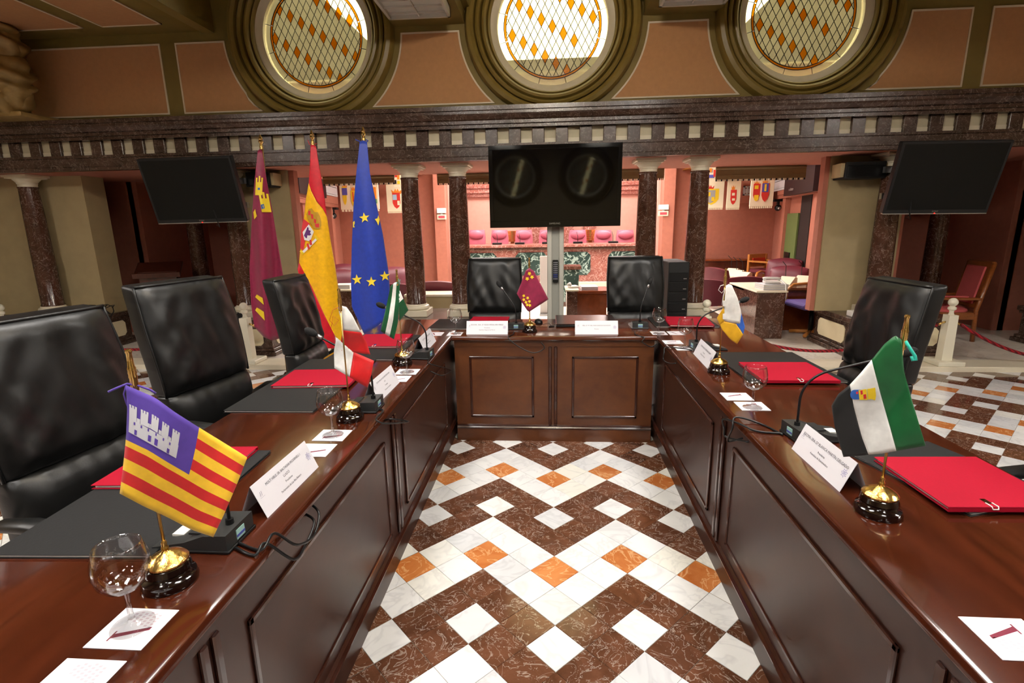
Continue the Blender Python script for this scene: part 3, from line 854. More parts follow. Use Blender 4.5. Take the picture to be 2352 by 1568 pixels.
for k, (x, y, rz, s_, lb) in enumerate([
        (-1.49, -.46, 82, 1.0, 'black leather office chair nearest us at the left table'),
        (-1.50, .27, 80, 1.03, 'black leather office chair beside the red and white table flag'),
        (-1.45, 1.24, 93, .97, 'black leather office chair in front of the three tall flags'),
        (-.52, 2.37, -2, .98, 'black leather office chair at the head table, left of the screen stand'),
        (.73, 2.37, 2, .98, 'black leather office chair at the head table, right of the screen stand'),
        (1.46, .68, -88, .97, 'black leather office chair behind the green, white and black flag'),
        (1.62, -.60, -84, 1.0, 'black leather office chair at the right edge, only its armrest showing')]):
    o = ch0 if k == 0 else copy_tree(ch0)
    o.location = (x, y, 0); o.rotation_euler.z = math.radians(rz); o.scale = (s_,)*3
    tag(o, lb, 'office chair', 'black leather chairs round the tables')
# ------------------------------------------------------------------ things on the tables
m_folder = plain('red_folder', (156, 0, 34), .7, spec=.25, var=.04, nscale=200, bump=.1)
m_folderin = plain('folder_paper', (232, 228, 222), .7)
m_blackfold = plain('black_folder', (15, 15, 16), .62, var=.06, nscale=150, bump=.1)
m_ebony = plain('ebony_base', (22, 10, 8), .12, spec=.6, coat=.5)
m_ink = plain('ink', (60, 58, 70), .7)
m_inkfade = plain('ink_faded', (150, 146, 164), .7)
m_violet = plain('stamp_violet', (120, 116, 170), .7)
m_wine = plain('logo_burgundy', (112, 30, 52), .6)
m_winefade = plain('logo_grey_rose', (196, 176, 186), .7)
def glassmat(name='clear_glass', power=2.4, low=.05):
    t = NT(name); lw = t.n('LayerWeight'); lw.inputs[0].default_value = .5; pw = t.n('Math', operation='POWER'); pw.inputs[1].default_value = power; t.l(lw.outputs['Facing'], pw.inputs[0])
    tr = t.n('BsdfTransparent'); tr.inputs[0].default_value = (.98, .985, .985, 1); gl = t.n('BsdfGlossy'); gl.inputs['Roughness'].default_value = .02
    mx = t.n('MixShader'); f = t.n('MapRange'); f.inputs[3].default_value = low; f.inputs[4].default_value = .8
    t.l(pw.outputs[0], f.inputs[0]); t.l(f.outputs[0], mx.inputs[0]); t.l(tr.outputs[0], mx.inputs[1]); t.l(gl.outputs[0], mx.inputs[2]); t.l(mx.outputs[0], t.out.inputs['Surface'])
    return t.mat
m_glass = glassmat(); m_glass2 = glassmat('stem_glass', 1.1, .12)
UP = V((0, 0, 1))

def make_glass():
    o = empty('wine_glass')
    fo = [(.0, .0), (.036, .0), (.037, .002), (.030, .004), (.010, .008), (.006, .014)]
    MB().lathe([(.0, .0), (.036, .0), (.037, .0015), (.036, .003), (.018, .006), (.008, .010), (.0055, .016), (.0, .016)], 32).build('foot', m_glass, o, smooth=SM)
    MB().lathe([(.0, .016), (.0055, .016), (.0046, .03), (.0044, .055), (.006, .072), (.0, .074)], 20).build('stem', m_glass2, o, smooth=SM)
    pr = [(.0, .074), (.012, .076), (.030, .086), (.042, .102), (.047, .122), (.046, .142), (.0405, .164), (.0385, .172)]
    pi_ = [(r-.0013, z) for r, z in pr[1:]][::-1]; pi_[0] = (.0375, .1725)
    pin = [(max(0, r), z+.0012) for r, z in pi_[1:]]
    MB().lathe(pr+[(.0379, .1727)]+[(.0391, .164), (.0447, .142), (.0457, .122), (.0407, .1025), (.029, .0872), (.011, .0774), (.0, .0762)], 36).build('bowl', m_glass, o, smooth=True)
    return o
gl0 = make_glass()
for k, (px, py, lb) in enumerate([
        (306, 1438, 'balloon wine glass on a coaster in the near left corner'),
        (765, 1000, 'balloon wine glass in front of the red and white table flag'),
        (935, 856, 'balloon wine glass in front of the green and white striped flag'),
        (1047, 767, 'balloon wine glass at the left end of the head table'),
        (1513, 767, 'balloon wine glass at the right end of the head table'),
        (1572, 797, 'balloon wine glass beside the white, blue and yellow flag'),
        (1728, 937, 'balloon wine glass by the red folder on the right table')]):
    o = gl0 if k == 0 else copy_tree(gl0); p = onZ(px, py, ZT)
    o.location = (p.x, p.y, ZT+.0025); tag(o, lb, 'wine glass', 'wine glasses')

def coaster(cx, cy, ang, label, mini=False):
    """white card with the burgundy letter mark; local y points to the reader's top"""
    o = empty('coaster', (cx, cy, ZT), ang, label, 'coaster', 'white coasters')
    MB().box(-.05, .05, -.056, .056, 0, .002, .0006).build('card', m_paper, o)
    mk = MB(); z = .0023
    mk.add([(-.028, .022, z), (-.017, .022, z), (.004, -.036, z), (-.004, -.036, z)], [(3, 2, 1, 0)])
    mk.add([(-.034, .025, z), (-.010, .025, z), (-.010, .022, z), (-.034, .022, z)], [(3, 2, 1, 0)])
    mk.build('letter_mark', m_wine, o)
    dt = MB()
    for r in range(6):
        for c in range(5):
            x = .002+.0075*c+r*.0035; y = -.030+.010*r
            if x < .042: dt.add([(x-.0022, y-.003, z), (x+.0022, y-.003, z), (x+.0022, y+.003, z), (x-.0022, y+.003, z)], [(0, 1, 2, 3)])
    dt.build('dotted_mark', m_winefade, o)
    return o
LFT, RGT = PI/2, -PI/2   # readers on the left / right side read towards the aisle
def ctr(pts):
    q = [onZ(x, y, ZT) for x, y in pts]; return sum((a.x for a in q))/len(q), sum((a.y for a in q))/len(q)
for pts, a, lb in [
        ([(306, 1443)], LFT, 'coaster under the nearest wine glass on the left table'),
        ([(165, 1572)], LFT, 'coaster cut by the bottom edge left of the aisle'),
        ([(764, 1000)], LFT, 'coaster under the glass before the red and white flag'),
        ([(725, 1034)], LFT, 'coaster partly behind the nearest white name card'),
        ([(936, 854)], LFT, 'coaster under the glass before the green and white striped flag'),
        ([(914, 870)], LFT, 'coaster touching the second name card on the left table'),
        ([(1045, 767)], 0, 'coaster under the left glass of the head table'),
        ([(1001, 767)], 0, 'coaster left of the left glass of the head table'),
        ([(1513, 765)], 0, 'coaster under the right glass of the head table'),
        ([(1552, 765)], 0, 'coaster right of the right glass of the head table'),
        ([(1545, 786)], RGT, 'coaster in the far corner of the right table'),
        ([(1573, 800)], RGT, 'coaster under the glass beside the white, blue and yellow flag'),
        ([(1692, 911)], RGT, 'coaster lying free before the glass on the right table'),
        ([(1727, 933)], RGT, 'coaster under the glass on the right table'),
        ([(2325, 1467)], RGT, 'coaster in the near right corner')]:
    x, y = ctr(pts); coaster(x, y, a, lb)

# ---- microphones
m_rubber = plain('black_foam', (16, 16, 17), .9, bump=.4, nscale=300)
m_micgrey = plain('mic_grey', (44, 45, 45), .4)
m_label = plain('mic_sticker', (150, 190, 184), .5)
m_blue = plain('sticker_blue', (70, 80, 160), .5)
def make_mic(bend, tipx=0.0, length=.36):
    """local -y points to the aisle (tall end with the sticker), stem leans to +y"""
    o = empty('table_microphone')
    b = MB()
    side = [(-.085, .0), (.10, .0), (.10, .012), (.02, .026), (-.03, .044), (-.085, .046)]
    b.prism(side, .055, 'x', -.055); b.build('base', m_micgrey, o)
    MB().box(-.058, .058, -.09, .104, 0, .008, .002).build('foot', m_black, o)
    s_ = MB().box(-.016, .016, -.0868, -.085, .012, .036).build('sticker', m_label, o)
    MB().box(-.016, .016, -.0876, -.0867, .018, .024).build('print_band', m_blue, s_)
    MB().box(-.018, .018, .045, .075, .018, .0235).build('button', m_whitep, o)
    MB().cbox((0, .004, .037), (.07, .03, .004)).build('grille', m_blackm, o)
    MB().lathe([(.0, .044), (.010, .044), (.009, .058), (.0, .058)], 12, (0, -.062, 0)).build('socket', m_black, o)
    n = 26; L_ = length/n; P = [V((0, -.062, .05))]
    for k in range(n):
        a = bend*min(1, max(0, (k/n-.18)/.34)); P.append(P[-1]+V((math.sin(a)*math.sin(tipx), math.sin(a)*math.cos(tipx), math.cos(a)))*L_)
    st = MB().tube(P, .0042, 7).build('gooseneck', m_black, o, smooth=True)
    d = (P[-1]-P[-2]).normalized(); e = P[-1]
    MB().tube([e-d*.012, e, e+d*.012], .0075, 10).build('collar', m_steel, st, smooth=True)
    hd = MB(); q = [e+d*(.012+.055*k/8) for k in range(9)]
    hd.tube(q, [.008, .012, .0145, .0155, .016, .0155, .0145, .011, .004], 12); hd.build('foam_head', m_rubber, o, smooth=True)
    return o
def mic(px, py, ang, bend, tipx, label, length=.36):
    o = make_mic(bend, tipx, length); p = onZ(px, py, ZT); o.location = (p.x, p.y, ZT); o.rotation_euler.z = ang
    tag(o, label, 'microphone', 'table microphones'); return o
A_L, A_R = PI/2, -PI/2     # aisle side: left table faces +x
mic(478, 1238, A_L, 1.5, .1, 'black table microphone behind the red and yellow striped flag', .2)
mic(826, 938, A_L, 1.05, -.0, 'black table microphone behind the red and white flag')
mic(958, 820, A_L-.1, 1.15, -.1, 'black table microphone beside the green and white striped flag')
mic(1187, 752, .0, .75, -1.0, 'black table microphone left of the small burgundy flag', .28)
mic(1466, 750, .0, .45, .9, 'black table microphone right of the closed laptop', .26)
mic(1622, 801, A_R+.1, 1.2, .1, 'black table microphone before the white, blue and yellow flag')
mic(1868, 1003, A_R+.1, 1.25, .25, 'black table microphone beside the green, white and black flag', .42)

# ---- cables
def cable(name, pts, r, label, m=None):
    P = [V(p) for p in pts]; out = []
    for i in range(len(P)-1):
        p0, p1, p2, p3 = P[max(i-1, 0)], P[i], P[i+1], P[min(i+2, len(P)-1)]
        for k in range(6):
            t = k/6; out.append(.5*((2*p1)+(p2-p0)*t+(2*p0-5*p1+4*p2-p3)*t*t+(3*p1-p0-3*p2+p3)*t**3))
    out.append(P[-1])
    o = MB().tube(out, r, 7).build(name, m or m_black, smooth=True); tag(o, label, 'cable', 'microphone cables'); return o
ZC = ZT+.005
def zp(x, y): p = onZ(x, y, ZC); return (p.x, p.y, p.z)
def xp(x, y, X): p = onX(x, y, X); return (p.x, p.y, p.z)
cable('cable', [zp(545, 1245), zp(600, 1262), (-.69, -.93, ZC+.006), (-.655, -.90, .72), xp(720, 1230, -.66), xp(733, 1180, -.67), (-.71, -.70, .715)], .0036, 'thin black cable looping over the left table edge near the striped flag')
cable('cable', [zp(540, 1257), zp(585, 1275), (-.69, -.97, ZC+.006), (-.65, -.93, .70), xp(700, 1255, -.66), xp(722, 1200, -.67), (-.712, -.73, .70)], .0036, 'second black cable looping beside the first over the left table edge')
cable('cable', [zp(852, 940), zp(880, 942), (-.69, -.17, ZC+.005), (-.66, -.15, .745), xp(938, 968, -.62), xp(900, 962, -.66), (-.70, -.05, .715)], .0036, 'black cable hanging over the left table edge below the second name card')
cable('cable', [zp(965, 812), zp(990, 815), (-.685, .68, ZC+.004), (-.65, .70, .745), xp(1036, 850, -.62), xp(1015, 862, -.64), (-.70, .78, .69)], .0034, 'black cable hanging near the far end of the left table')
def yp(x, y, Y): p = onY(x, y, Y); return (p.x, p.y, p.z)
cable('cable', [zp(1180, 762), zp(1178, 768), (-.30, 1.372, .755), yp(1190, 795, 1.36), yp(1225, 810, 1.36), yp(1250, 800, 1.36), yp(1243, 786, 1.37)], .0036, 'black cable hanging in a loop from the head table below the small burgundy flag')
cable('cable', [zp(1458, 760), zp(1460, 768), (.60, 1.372, .752), yp(1475, 785, 1.36), yp(1495, 796, 1.36), yp(1510, 788, 1.37)], .0036, 'black cable hanging from the right end of the head table')
cable('cable', [zp(1590, 804), zp(1568, 800), (.672, 1.05, ZC), (.655, 1.02, .74), xp(1524, 826, .65), xp(1536, 834, .66), xp(1552, 834, .68)], .0036, 'black cable looping over the far end of the right table')
cable('cable', [zp(1800, 995), zp(1740, 990), (.672, -.17, ZC+.004), (.64, -.10, .758), xp(1664, 985, .65), xp(1668, 1003, .66), (.71, -.18, .70)], .0038, 'black cable running from the right microphone over the table edge')
cable('cable', [zp(1798, 998), zp(1745, 972), (.675, -.13, ZC+.012), (.655, -.16, .745), xp(1672, 1012, .67), (.712, -.12, .69)], .0038, 'second black cable crossing the first on the right table edge')

# ---- name cards
def name_card(bl, br_, lines, label, flip=False, size=.0135):
    """folded card; bl, br = pixels of the printed face's lower corners"""
    p, q = onZ(*bl, ZT), onZ(*br_, ZT); u = (q-p).normalized(); n = u.cross(UP)  # n points at the reader
    L_ = (q-p).length; c = (p+q)/2
    o = empty('name_card', c, 0, label, 'name card', 'folded name cards')
    o.matrix_world = basis(c, u, UP.cross(u), UP)
    h_, dpt, t = .088, .075, .0008
    f = MB()   # local x along u, local -y towards the reader
    def sheet(y0, z0, y1, z1):
        f.add([(-L_/2, y0, z0), (L_/2, y0, z0), (L_/2, y1, z1), (-L_/2, y1, z1)], [(0, 1, 2, 3)])
        f.add([(-L_/2, y0+t, z0), (L_/2, y0+t, z0), (L_/2, y1+t, z1-t*.5), (-L_/2, y1+t, z1-t*.5)], [(3, 2, 1, 0)])
    sheet(0, .0005, dpt/2, h_); sheet(dpt, .0005, dpt/2, h_)
    f.build('folded_sheet', m_paper, o)
    yd = V((0, dpt/2, h_)).normalized(); nn = V((0, -h_, dpt/2)).normalized()
    def M(x, s_): pos = V((x, 0, 0))+yd*s_+nn*.0006; return basis(pos, V((1, 0, 0)), yd, nn)
    for i, (tx, sz, s_) in enumerate(lines): text('printed_line', tx, sz, m_ink, M(0, s_), o)
    lg = MB(); lg.M = M(-L_/2+.022, .062)
    for k in range(2): lg.add([(-.006+.006*k, -.006, 0), (-.004+.006*k, -.006, 0), (-.001+.006*k, .006, 0), (-.003+.006*k, .006, 0)], [(0, 1, 2, 3)])
    lg.add([(-.009, -.010, 0), (.011, -.010, 0), (.011, -.0094, 0), (-.009, -.0094, 0)], [(0, 1, 2, 3)])
    lg.build('small_logo', m_inkfade, o)
    sl = MB(); sl.M = M(L_/2-.022, .05)
    for k in range(14):
        a = 2*PI*k/14; r = .011 if k % 2 else .008
        sl.add([(r*math.cos(a)-.0016, r*math.sin(a)-.001, 0), (r*math.cos(a)+.0016, r*math.sin(a)-.001, 0), (r*math.cos(a)+.0016, r*math.sin(a)+.0012, 0), (r*math.cos(a)-.0016, r*math.sin(a)+.0012, 0)], [(0, 1, 2, 3)])
    for k in range(5): sl.add([(-.005, -.004+.002*k, 0), (.005, -.004+.002*k, 0), (.005, -.003+.002*k, 0), (-.005, -.003+.002*k, 0)], [(0, 1, 2, 3)])
    sl.build('violet_stamp', m_violet, o)
    return o
def L3(a, b_, c): return [(a, .0125, .068), (b_, .0095, .047), (c, .0095, .032)]
name_card((615, 1190), (732, 1072), [('MOLT HBLE. SR. BALTASAR PICORNELL I', .0105, .073), ('LLADÓ', .0105, .056), ('Presidente', .0088, .040), ('Parlamento de Las Illes Balears', .0088, .024)], 'white folded name card nearest us on the left table')
name_card((872, 924), (918, 878), [('EXCMA. SRA. Dª Mª DOLORES GOROSTIAGA', .0088, .073), ('SAIZ', .0088, .056), ('Presidenta', .0082, .040), ('Parlamento de Cantabria', .0082, .024)], 'white folded name card second on the left table')
name_card((977, 810), (1002, 783), L3('EXCMO. SR. D. JUAN PABLO DURÁN', 'Presidente', 'Parlamento de Andalucía'), 'white folded name card last on the left table')
name_card((1071, 768), (1166, 768), L3('EXCMA. SRA. Dª ROSA PEÑALVER PÉREZ', 'Presidenta', 'Asamblea Regional de Murcia'), 'white folded name card before the red folder on the head table')
name_card((1321, 768), (1420, 768), [('SRA. Dª Mª DEL MAR GARCÍA CALVENTE', .0105, .062), ('Ponente', .0088, .038)], 'white folded name card before the laptop on the head table')
name_card((1592, 812), (1625, 847), L3('EXCMA. SRA. Dª CAROLINA DARIAS', 'Presidenta', 'Parlamento de Canarias'), 'white folded name card farthest on the right table')
name_card((1818, 1030), (1928, 1130), L3('EXCMA. SRA. Dª BLANCA MARTÍN DELGADO', 'Presidenta', 'Asamblea de Extremadura'), 'white folded name card nearest us on the right table')

# ---- folders
def folder_black(c4, label):
    q = [onZ(x, y, ZT) for x, y in c4]; c = sum(q, V((0, 0, 0)))/4
    u = ((q[1]-q[0])+(q[2]-q[3])).normalized(); v_ = UP.cross(u); a = ((q[1]-q[0]).length+(q[2]-q[3]).length)/4; b_ = (abs((q[3]-q[0]).dot(v_))+abs((q[2]-q[1]).dot(v_)))/4
    o = empty('black_folder', (c.x, c.y, ZT), math.atan2(u.y, u.x), label, 'folder', 'black folders')
    MB().box(-a, a, -b_, b_, 0, .0025, .0008).build('back_cover', m_blackfold, o)
    MB().box(-a+.004, a-.006, -b_+.003, b_-.004, .0026, .007).build('paper_block', m_folderin, o)
    MB().box(-a, a, -b_, b_, .0072, .0098, .0008).build('front_cover', m_blackfold, o)
    return o
def folder_red(c4, label, z0=.0102, clasp=(0, -1)):
    q = [onZ(x, y, ZT+z0+.012) for x, y in c4]; c = sum(q, V((0, 0, 0)))/4
    u = ((q[1]-q[0])+(q[2]-q[3])).normalized(); v_ = UP.cross(u); a = ((q[1]-q[0]).length+(q[2]-q[3]).length)/4; b_ = (abs((q[3]-q[0]).dot(v_))+abs((q[2]-q[1]).dot(v_)))/4
    o = empty('red_folder', (c.x, c.y, ZT+z0), math.atan2(u.y, u.x), label, 'folder', 'red folders')
    MB().box(-a, a, -b_, b_, 0, .002, .0006).build('back_cover', m_folder, o)
    MB().box(-a+.008, a-.008, -b_+.006, b_-.003, .0022, .010).build('paper_block', m_folderin, o)
    cv = MB(); cv.box(-a, a, -b_, b_, .0105, .013, .0006); cv.box(-a, a, b_-.002, b_, 0, .013); cv.build('front_cover', m_folder, o)
    el = MB(); x, s_ = clasp[0]*a, clasp[1]*b_
    pts = [(x-.008, s_*.86, .0142), (x-.008, s_*.99, .0142), (x-.007, s_*1.01, .008), (x+.007, s_*1.01, .008), (x+.008, s_*.99, .0142), (x+.008, s_*.86, .0142)]
    el.tube(pts, .0016, 6); el.build('elastic', m_whitep, o, smooth=True)
    MB().box(x-.007, x+.007, s_*.72, s_*.88, .0131, .0142, .0004).build('clasp', m_chrome, o)
    return o
folder_black([(-40, 1290), (345, 1290), (610, 1042), (340, 1010)][:0] or [(20, 1283), (372, 1283), (608, 1040), (330, 1040)], 'black folder nearest us on the left table under a red folder')
folder_black([(525, 948), (724, 948), (862, 828), (705, 828)], 'black folder beside the glass before the red and white flag')
folder_black([(742, 828), (905, 828), (965, 772), (842, 772)], 'black folder at the far end of the left table')
folder_black([(986, 757), (1140, 757), (1140, 735), (1005, 735)], 'black folder at the left end of the head table')
folder_black([(1492, 752), (1642, 752), (1632, 731), (1500, 731)], 'black folder at the right end of the head table')
folder_black([(1935, 880), (1700, 880), (1652, 812), (1830, 812)], 'black folder in the middle of the right table')
folder_black([(2352, 1183), (2176, 1180), (1985, 1046), (2210, 1000)], 'black folder nearest us on the right table under a red folder')
folder_red([(188, 1112), (545, 1105), (600, 1026), (420, 1022)][:0] or [(186, 1116), (480, 1112), (600, 1026), (372, 1026)], 'red folder half hidden by the red and yellow striped flag', clasp=(0, -1))
folder_red([(612, 888), (800, 882), (838, 848), (685, 848)], 'red folder behind the glass before the red and white flag')
folder_red([(800, 796), (925, 794), (942, 767), (838, 767)], 'red folder beneath the green and white striped flag')
folder_red([(1076, 743), (1166, 743), (1166, 727), (1084, 727)], 'red folder behind the name card on the head table', clasp=(-.8, 0))
folder_red([(1532, 745), (1640, 748), (1622, 727), (1530, 727)], 'red folder at the right end of the head table', clasp=(-.9, 0))
folder_red([(1925, 874), (1752, 874), (1697, 831), (1858, 832)], 'red folder in the middle of the right table', clasp=(.0, 1))
folder_red([(2395, 1166), (2172, 1166), (2014, 1049), (2300, 1049)], 'red folder nearest us on the right table', clasp=(.25, 1))

# ---- laptop and mouse on the head table
p, q, r_ = onZ(1277, 752, ZT), onZ(1420, 752, ZT), onZ(1412, 730, ZT)
a, b_ = (q-p).length/2, abs(r_.y-p.y)/2
lp = empty('laptop', ((p.x+q.x)/2, p.y+b_, ZT), 0, 'closed dark brown laptop on the head table', 'laptop')
m_lap = plain('laptop_shell', (46, 28, 28), .25, .3)
MB().box(-a, a, -b_, b_, .002, .016, .004).build('base', m_black, lp); MB().box(-a, a, -b_, b_, .0165, .026, .004).build('lid', m_lap, lp)
MB().lathe([(.0, 0), (.012, 0), (.012, .0004), (.0, .0004)], 20, (0, 0, .0261)).build('emblem', m_chrome, lp)
for x in (-a+.03, a-.03): MB().box(x-.015, x+.015, -b_+.02, -b_+.03, 0, .0022).build('foot', m_black, lp)
p = onZ(1237, 742, ZT)
ms = MB().ball((0, 0, .004), (.032, .05, .032), 16, 10)
ms.v = [(x, y, max(0, z)) for x, y, z in ms.v]
mo = empty('computer_mouse', (p.x, p.y, ZT), .2, 'black computer mouse beside the small burgundy flag', 'mouse')
ms.build('shell', m_black, mo, smooth=True); MB().cbox((0, -.03, .032), (.006, .016, .005), .002).build('wheel', m_micgrey, mo)
cable('cable', [zp(1247, 745), zp(1262, 742), zp(1268, 748), zp(1278, 742)], .002, 'thin mouse cable running to the laptop')
us = empty('usb_receiver', onZ(1270, 751, ZT), .1, 'small black adapter plug at the laptop corner', 'adapter')
MB().box(-.03, .01, -.009, .009, 0, .012, .002).build('body', m_black, us); MB().box(.01, .02, -.006, .006, .003, .009).build('plug', m_steel, us)
# ------------------------------------------------------------------ flags
def satin(name, col, rough=.42, sheen=.3):
    t = NT(name); n = t.noise(t.coord('Object'), 30, 3); t.bump(n, .1, .003)
    t.set(t.ramp(n, [(.3, tuple(c*.88 for c in lin(*col)[:3])), (.7, tuple(min(1, c*1.1) for c in lin(*col)[:3]))]), rough, 0, .35, 0, None, sheen)
    return t.mat
s_white = satin('satin_white', (232, 232, 228)); s_red = satin('satin_red', (196, 14, 18)); s_yel = satin('satin_yellow', (240, 186, 22))
s_bal_red = satin('cotton_red', (204, 30, 32), .7); s_bal_yel = satin('cotton_yellow', (246, 196, 44), .7); s_violet = satin('cotton_violet', (84, 58, 158), .7)
s_green = satin('satin_green', (16, 92, 46), .3); s_dgreen = satin('satin_dark_green', (12, 80, 44), .3); s_black = satin('satin_black', (20, 21, 22), .4)
s_blue = satin('satin_blue', (36, 62, 168)); s_cblue = satin('satin_canary_blue', (40, 88, 178)); s_cyel = satin('satin_ochre', (206, 156, 20))
s_murc = satin('satin_burgundy', (132, 26, 62)); s_gold = plain('gold_print', (240, 206, 40), .6); s_silver = plain('castle_grey', (206, 206, 212), .7)
s_sblue = plain('print_blue', (40, 90, 170), .6); s_sred = plain('print_red', (206, 44, 50), .6); s_spur = plain('print_purple', (92, 40, 110), .6)
s_euyel = plain('star_yellow', (250, 222, 60), .5); s_teal = satin('ribbon_teal', (40, 190, 170), .4); s_kwhite = plain('print_white', (236, 232, 232), .6)
s_esred = satin('satin_spain_red', (204, 10, 36)); s_esyel = satin('satin_spain_yellow', (250, 186, 8))

def pl(poly, t):
    """point at arclength fraction t on a pixel polyline"""
    d = [math.hypot(b[0]-a[0], b[1]-a[1]) for a, b in zip(poly, poly[1:])]; s_ = t*sum(d)
    for (a, b), l_ in zip(zip(poly, poly[1:]), d):
        if s_ <= l_ or (a, b) == (poly[-2], poly[-1]): k = s_/l_ if l_ else 0; return (a[0]+(b[0]-a[0])*k, a[1]+(b[1]-a[1])*k)
        s_ -= l_
def coons(top, right, bottom, left):
    def f(u, v_):
        T, B, L_, R_ = pl(top, u), pl(bottom, u), pl(left, v_), pl(right, v_)
        c00, c10, c01, c11 = top[0], top[-1], bottom[0], bottom[-1]
        return tuple((1-v_)*T[i]+v_*B[i]+(1-u)*L_[i]+u*R_[i]-((1-u)*(1-v_)*c00[i]+u*(1-v_)*c10[i]+(1-u)*v_*c01[i]+u*v_*c11[i]) for i in (0, 1))
    return f
class Cloth:
    """flag cloth laid out on the upright plane through its pole, folds along the view direction"""
    def __init__(s, foot, fold):
        s.p = V(foot); n = V((CAM.x-foot[0], CAM.y-foot[1], 0)).normalized(); s.n = n; s.fold = fold
    def at(s, x, y, lift=0.0):
        q = onP(x, y, s.p, s.n); r = (CAM-q); l_ = r.length
        return q+r/l_*(s.fold(x, y)+lift)
    def patch(s, name, fn, mats, nu, nv, mf=None, parent=None, thick=.0012):
        mb = MB()
        mb.grid(lambda u, v_: s.at(*fn(u, v_)), nu, nv, mf)
        me_o = mb.build(name, mats, parent, smooth=True)
        md = me_o.modifiers.new('thickness', 'SOLIDIFY'); md.thickness = thick; md.offset = 0
        return me_o
    def decal(s, name, polys, mat, parent, lift=.0022, seg=None):
        mb = MB()
        for p in polys:
            n = len(p)
            if n == 4:   # follow the folds of the cloth
                m = max(1, min(14, int(max(math.hypot(p[1][0]-p[0][0], p[1][1]-p[0][1]), math.hypot(p[3][0]-p[0][0], p[3][1]-p[0][1]))/8)))
                mb.grid(lambda u, v_: s.at(*[(1-v_)*((1-u)*p[0][i]+u*p[1][i])+v_*((1-u)*p[3][i]+u*p[2][i]) for i in (0, 1)], lift), m, m)
            else:        # cut into small triangles so that it follows the folds too
                bm = bmesh.new(); bm.faces.new([bm.verts.new((x, y, 0)) for x, y in p])
                bmesh.ops.triangulate(bm, faces=bm.faces); bmesh.ops.subdivide_edges(bm, edges=bm.edges, cuts=3, use_grid_fill=True)
                bm.verts.index_update(); mb.add([s.at(v_.co.x, v_.co.y, lift) for v_ in bm.verts], [[v_.index for v_ in f.verts] for f in bm.faces]); bm.free()
        o = mb.build(name, mat, parent)
        md = o.modifiers.new('thickness', 'SOLIDIFY'); md.thickness = .0006; md.offset = 0
        return o
def star(x, y, r, rot=-PI/2, k=.4):
    return [(x+(r if i % 2 == 0 else r*k)*math.cos(rot+PI*i/5), y+(r if i % 2 == 0 else r*k)*math.sin(rot+PI*i/5)) for i in range(10)]
def uvpoly(fn, pts): return [fn(u, v_) for u, v_ in pts]

m_emboss = plain('embossed_brass', (236, 196, 112), .22, 1, bump=.35, nscale=90)
def table_flag(px, py, label):
    p = onZ(px, py, ZT)
    o = empty('table_flag', (p.x, p.y, ZT), 0, label, 'table flag', 'small flags on gilt stands')
    MB().lathe([(.0, 0), (.052, 0), (.054, .006), (.051, .018), (.044, .024), (.042, .03), (.044, .034), (.041, .046), (.036, .05), (.0, .05)], 32).build('base', m_ebony, o, smooth=SM)
    c = MB(); c.lathe([(.0, .0495), (.040, .0495), (.041, .054), (.036, .060), (.024, .068), (.012, .073), (.006, .077), (.0, .077)], 28)
    c.lathe([(.0, .077), (.006, .077), (.0075, .083), (.005, .089), (.006, .094), (.0035, .100), (.0, .1)], 14); c.build('gilt_cap', m_emboss, o, smooth=SM)
    MB().tube([(0, 0, .095), (0, 0, .45)], .0032, 8).build('rod', m_oldbrass, o, smooth=True)
    MB().lathe([(.0, .43), (.0065, .43), (.0072, .437), (.0068, .455), (.0078, .459), (.0070, .463), (.0078, .467), (.0070, .471), (.0078, .475), (.006, .480), (.0048, .505), (.0062, .508), (.0055, .513), (.0, .515)], 14).build('finial', m_gold, o, smooth=SM)
    return o, (p.x, p.y, ZT)
def attach(parent, *objs):
    inv = Matrix.Translation(parent.location).inverted()
    for q in objs:
        q.parent = parent; q.matrix_parent_inverse = inv
    return objs
def ribbon(parent, foot, pts, m, r=.0016):
    c = Cloth(foot, lambda x, y: .004)
    o = MB().tube([c.at(x, y) for x, y in pts], r, 6).build('ribbon', m, None, smooth=True); attach(parent, o)

# striped flag with violet canton and castle
o, ft = table_flag(393, 1335, 'red and yellow striped table flag with a castle on violet')
fn = coons([(289, 884), (355, 912), (400, 945), (455, 980), (520, 1020), (568, 1050)], [(568, 1050), (545, 1110), (515, 1180), (490, 1233)],
           [(275, 1133), (330, 1162), (390, 1190), (440, 1216), (490, 1233)], [(289, 884), (292, 940), (290, 1000), (283, 1070), (275, 1133)])
C1 = Cloth(ft, lambda x, y: .02+.010*math.sin((x+y*.4)/38)+.006*math.sin((x-y)/60)+.02*max(0, min(1, (x-300)/200)))
cl = C1.patch('cloth', fn, [s_bal_yel, s_bal_red, s_violet], 20, 18, lambda u, v_: 2 if (u < .6 and v_ < .5) else int(v_*9) % 2)
rects = [(.02, .46, .29, .42)]+[(a, a+.062, .19, .30) for a in (.02, .115, .205, .30, .395)]
rects += [(a+d_, a+d_+.016, .165, .195) for a in (.02, .115, .205, .30, .395) for d_ in (0, .023, .046)]
rects += [(a, a+.013, .262, .30) for a in (.085, .098, .175, .19, .275, .285, .365, .378)]
dc = C1.decal('castle', [uvpoly(fn, [(a, c), (b, c), (b, d_), (a, d_)]) for a, b, c, d_ in rects], s_silver, None)
wn = C1.decal('castle_windows', [uvpoly(fn, [(a, c), (a+w2, c), (a+w2, d_), (a, d_)]) for a, w2, c, d_ in [(.06, .012, .31, .335), (.12, .012, .31, .335), (.18, .012, .31, .335), (.25, .012, .31, .335), (.32, .012, .31, .335), (.38, .012, .31, .335), (.07, .02, .375, .42), (.19, .026, .365, .42), (.25, .03, .36, .42), (.37, .022, .375, .42)]], s_violet, None, .0032)
attach(o, cl, dc, wn)
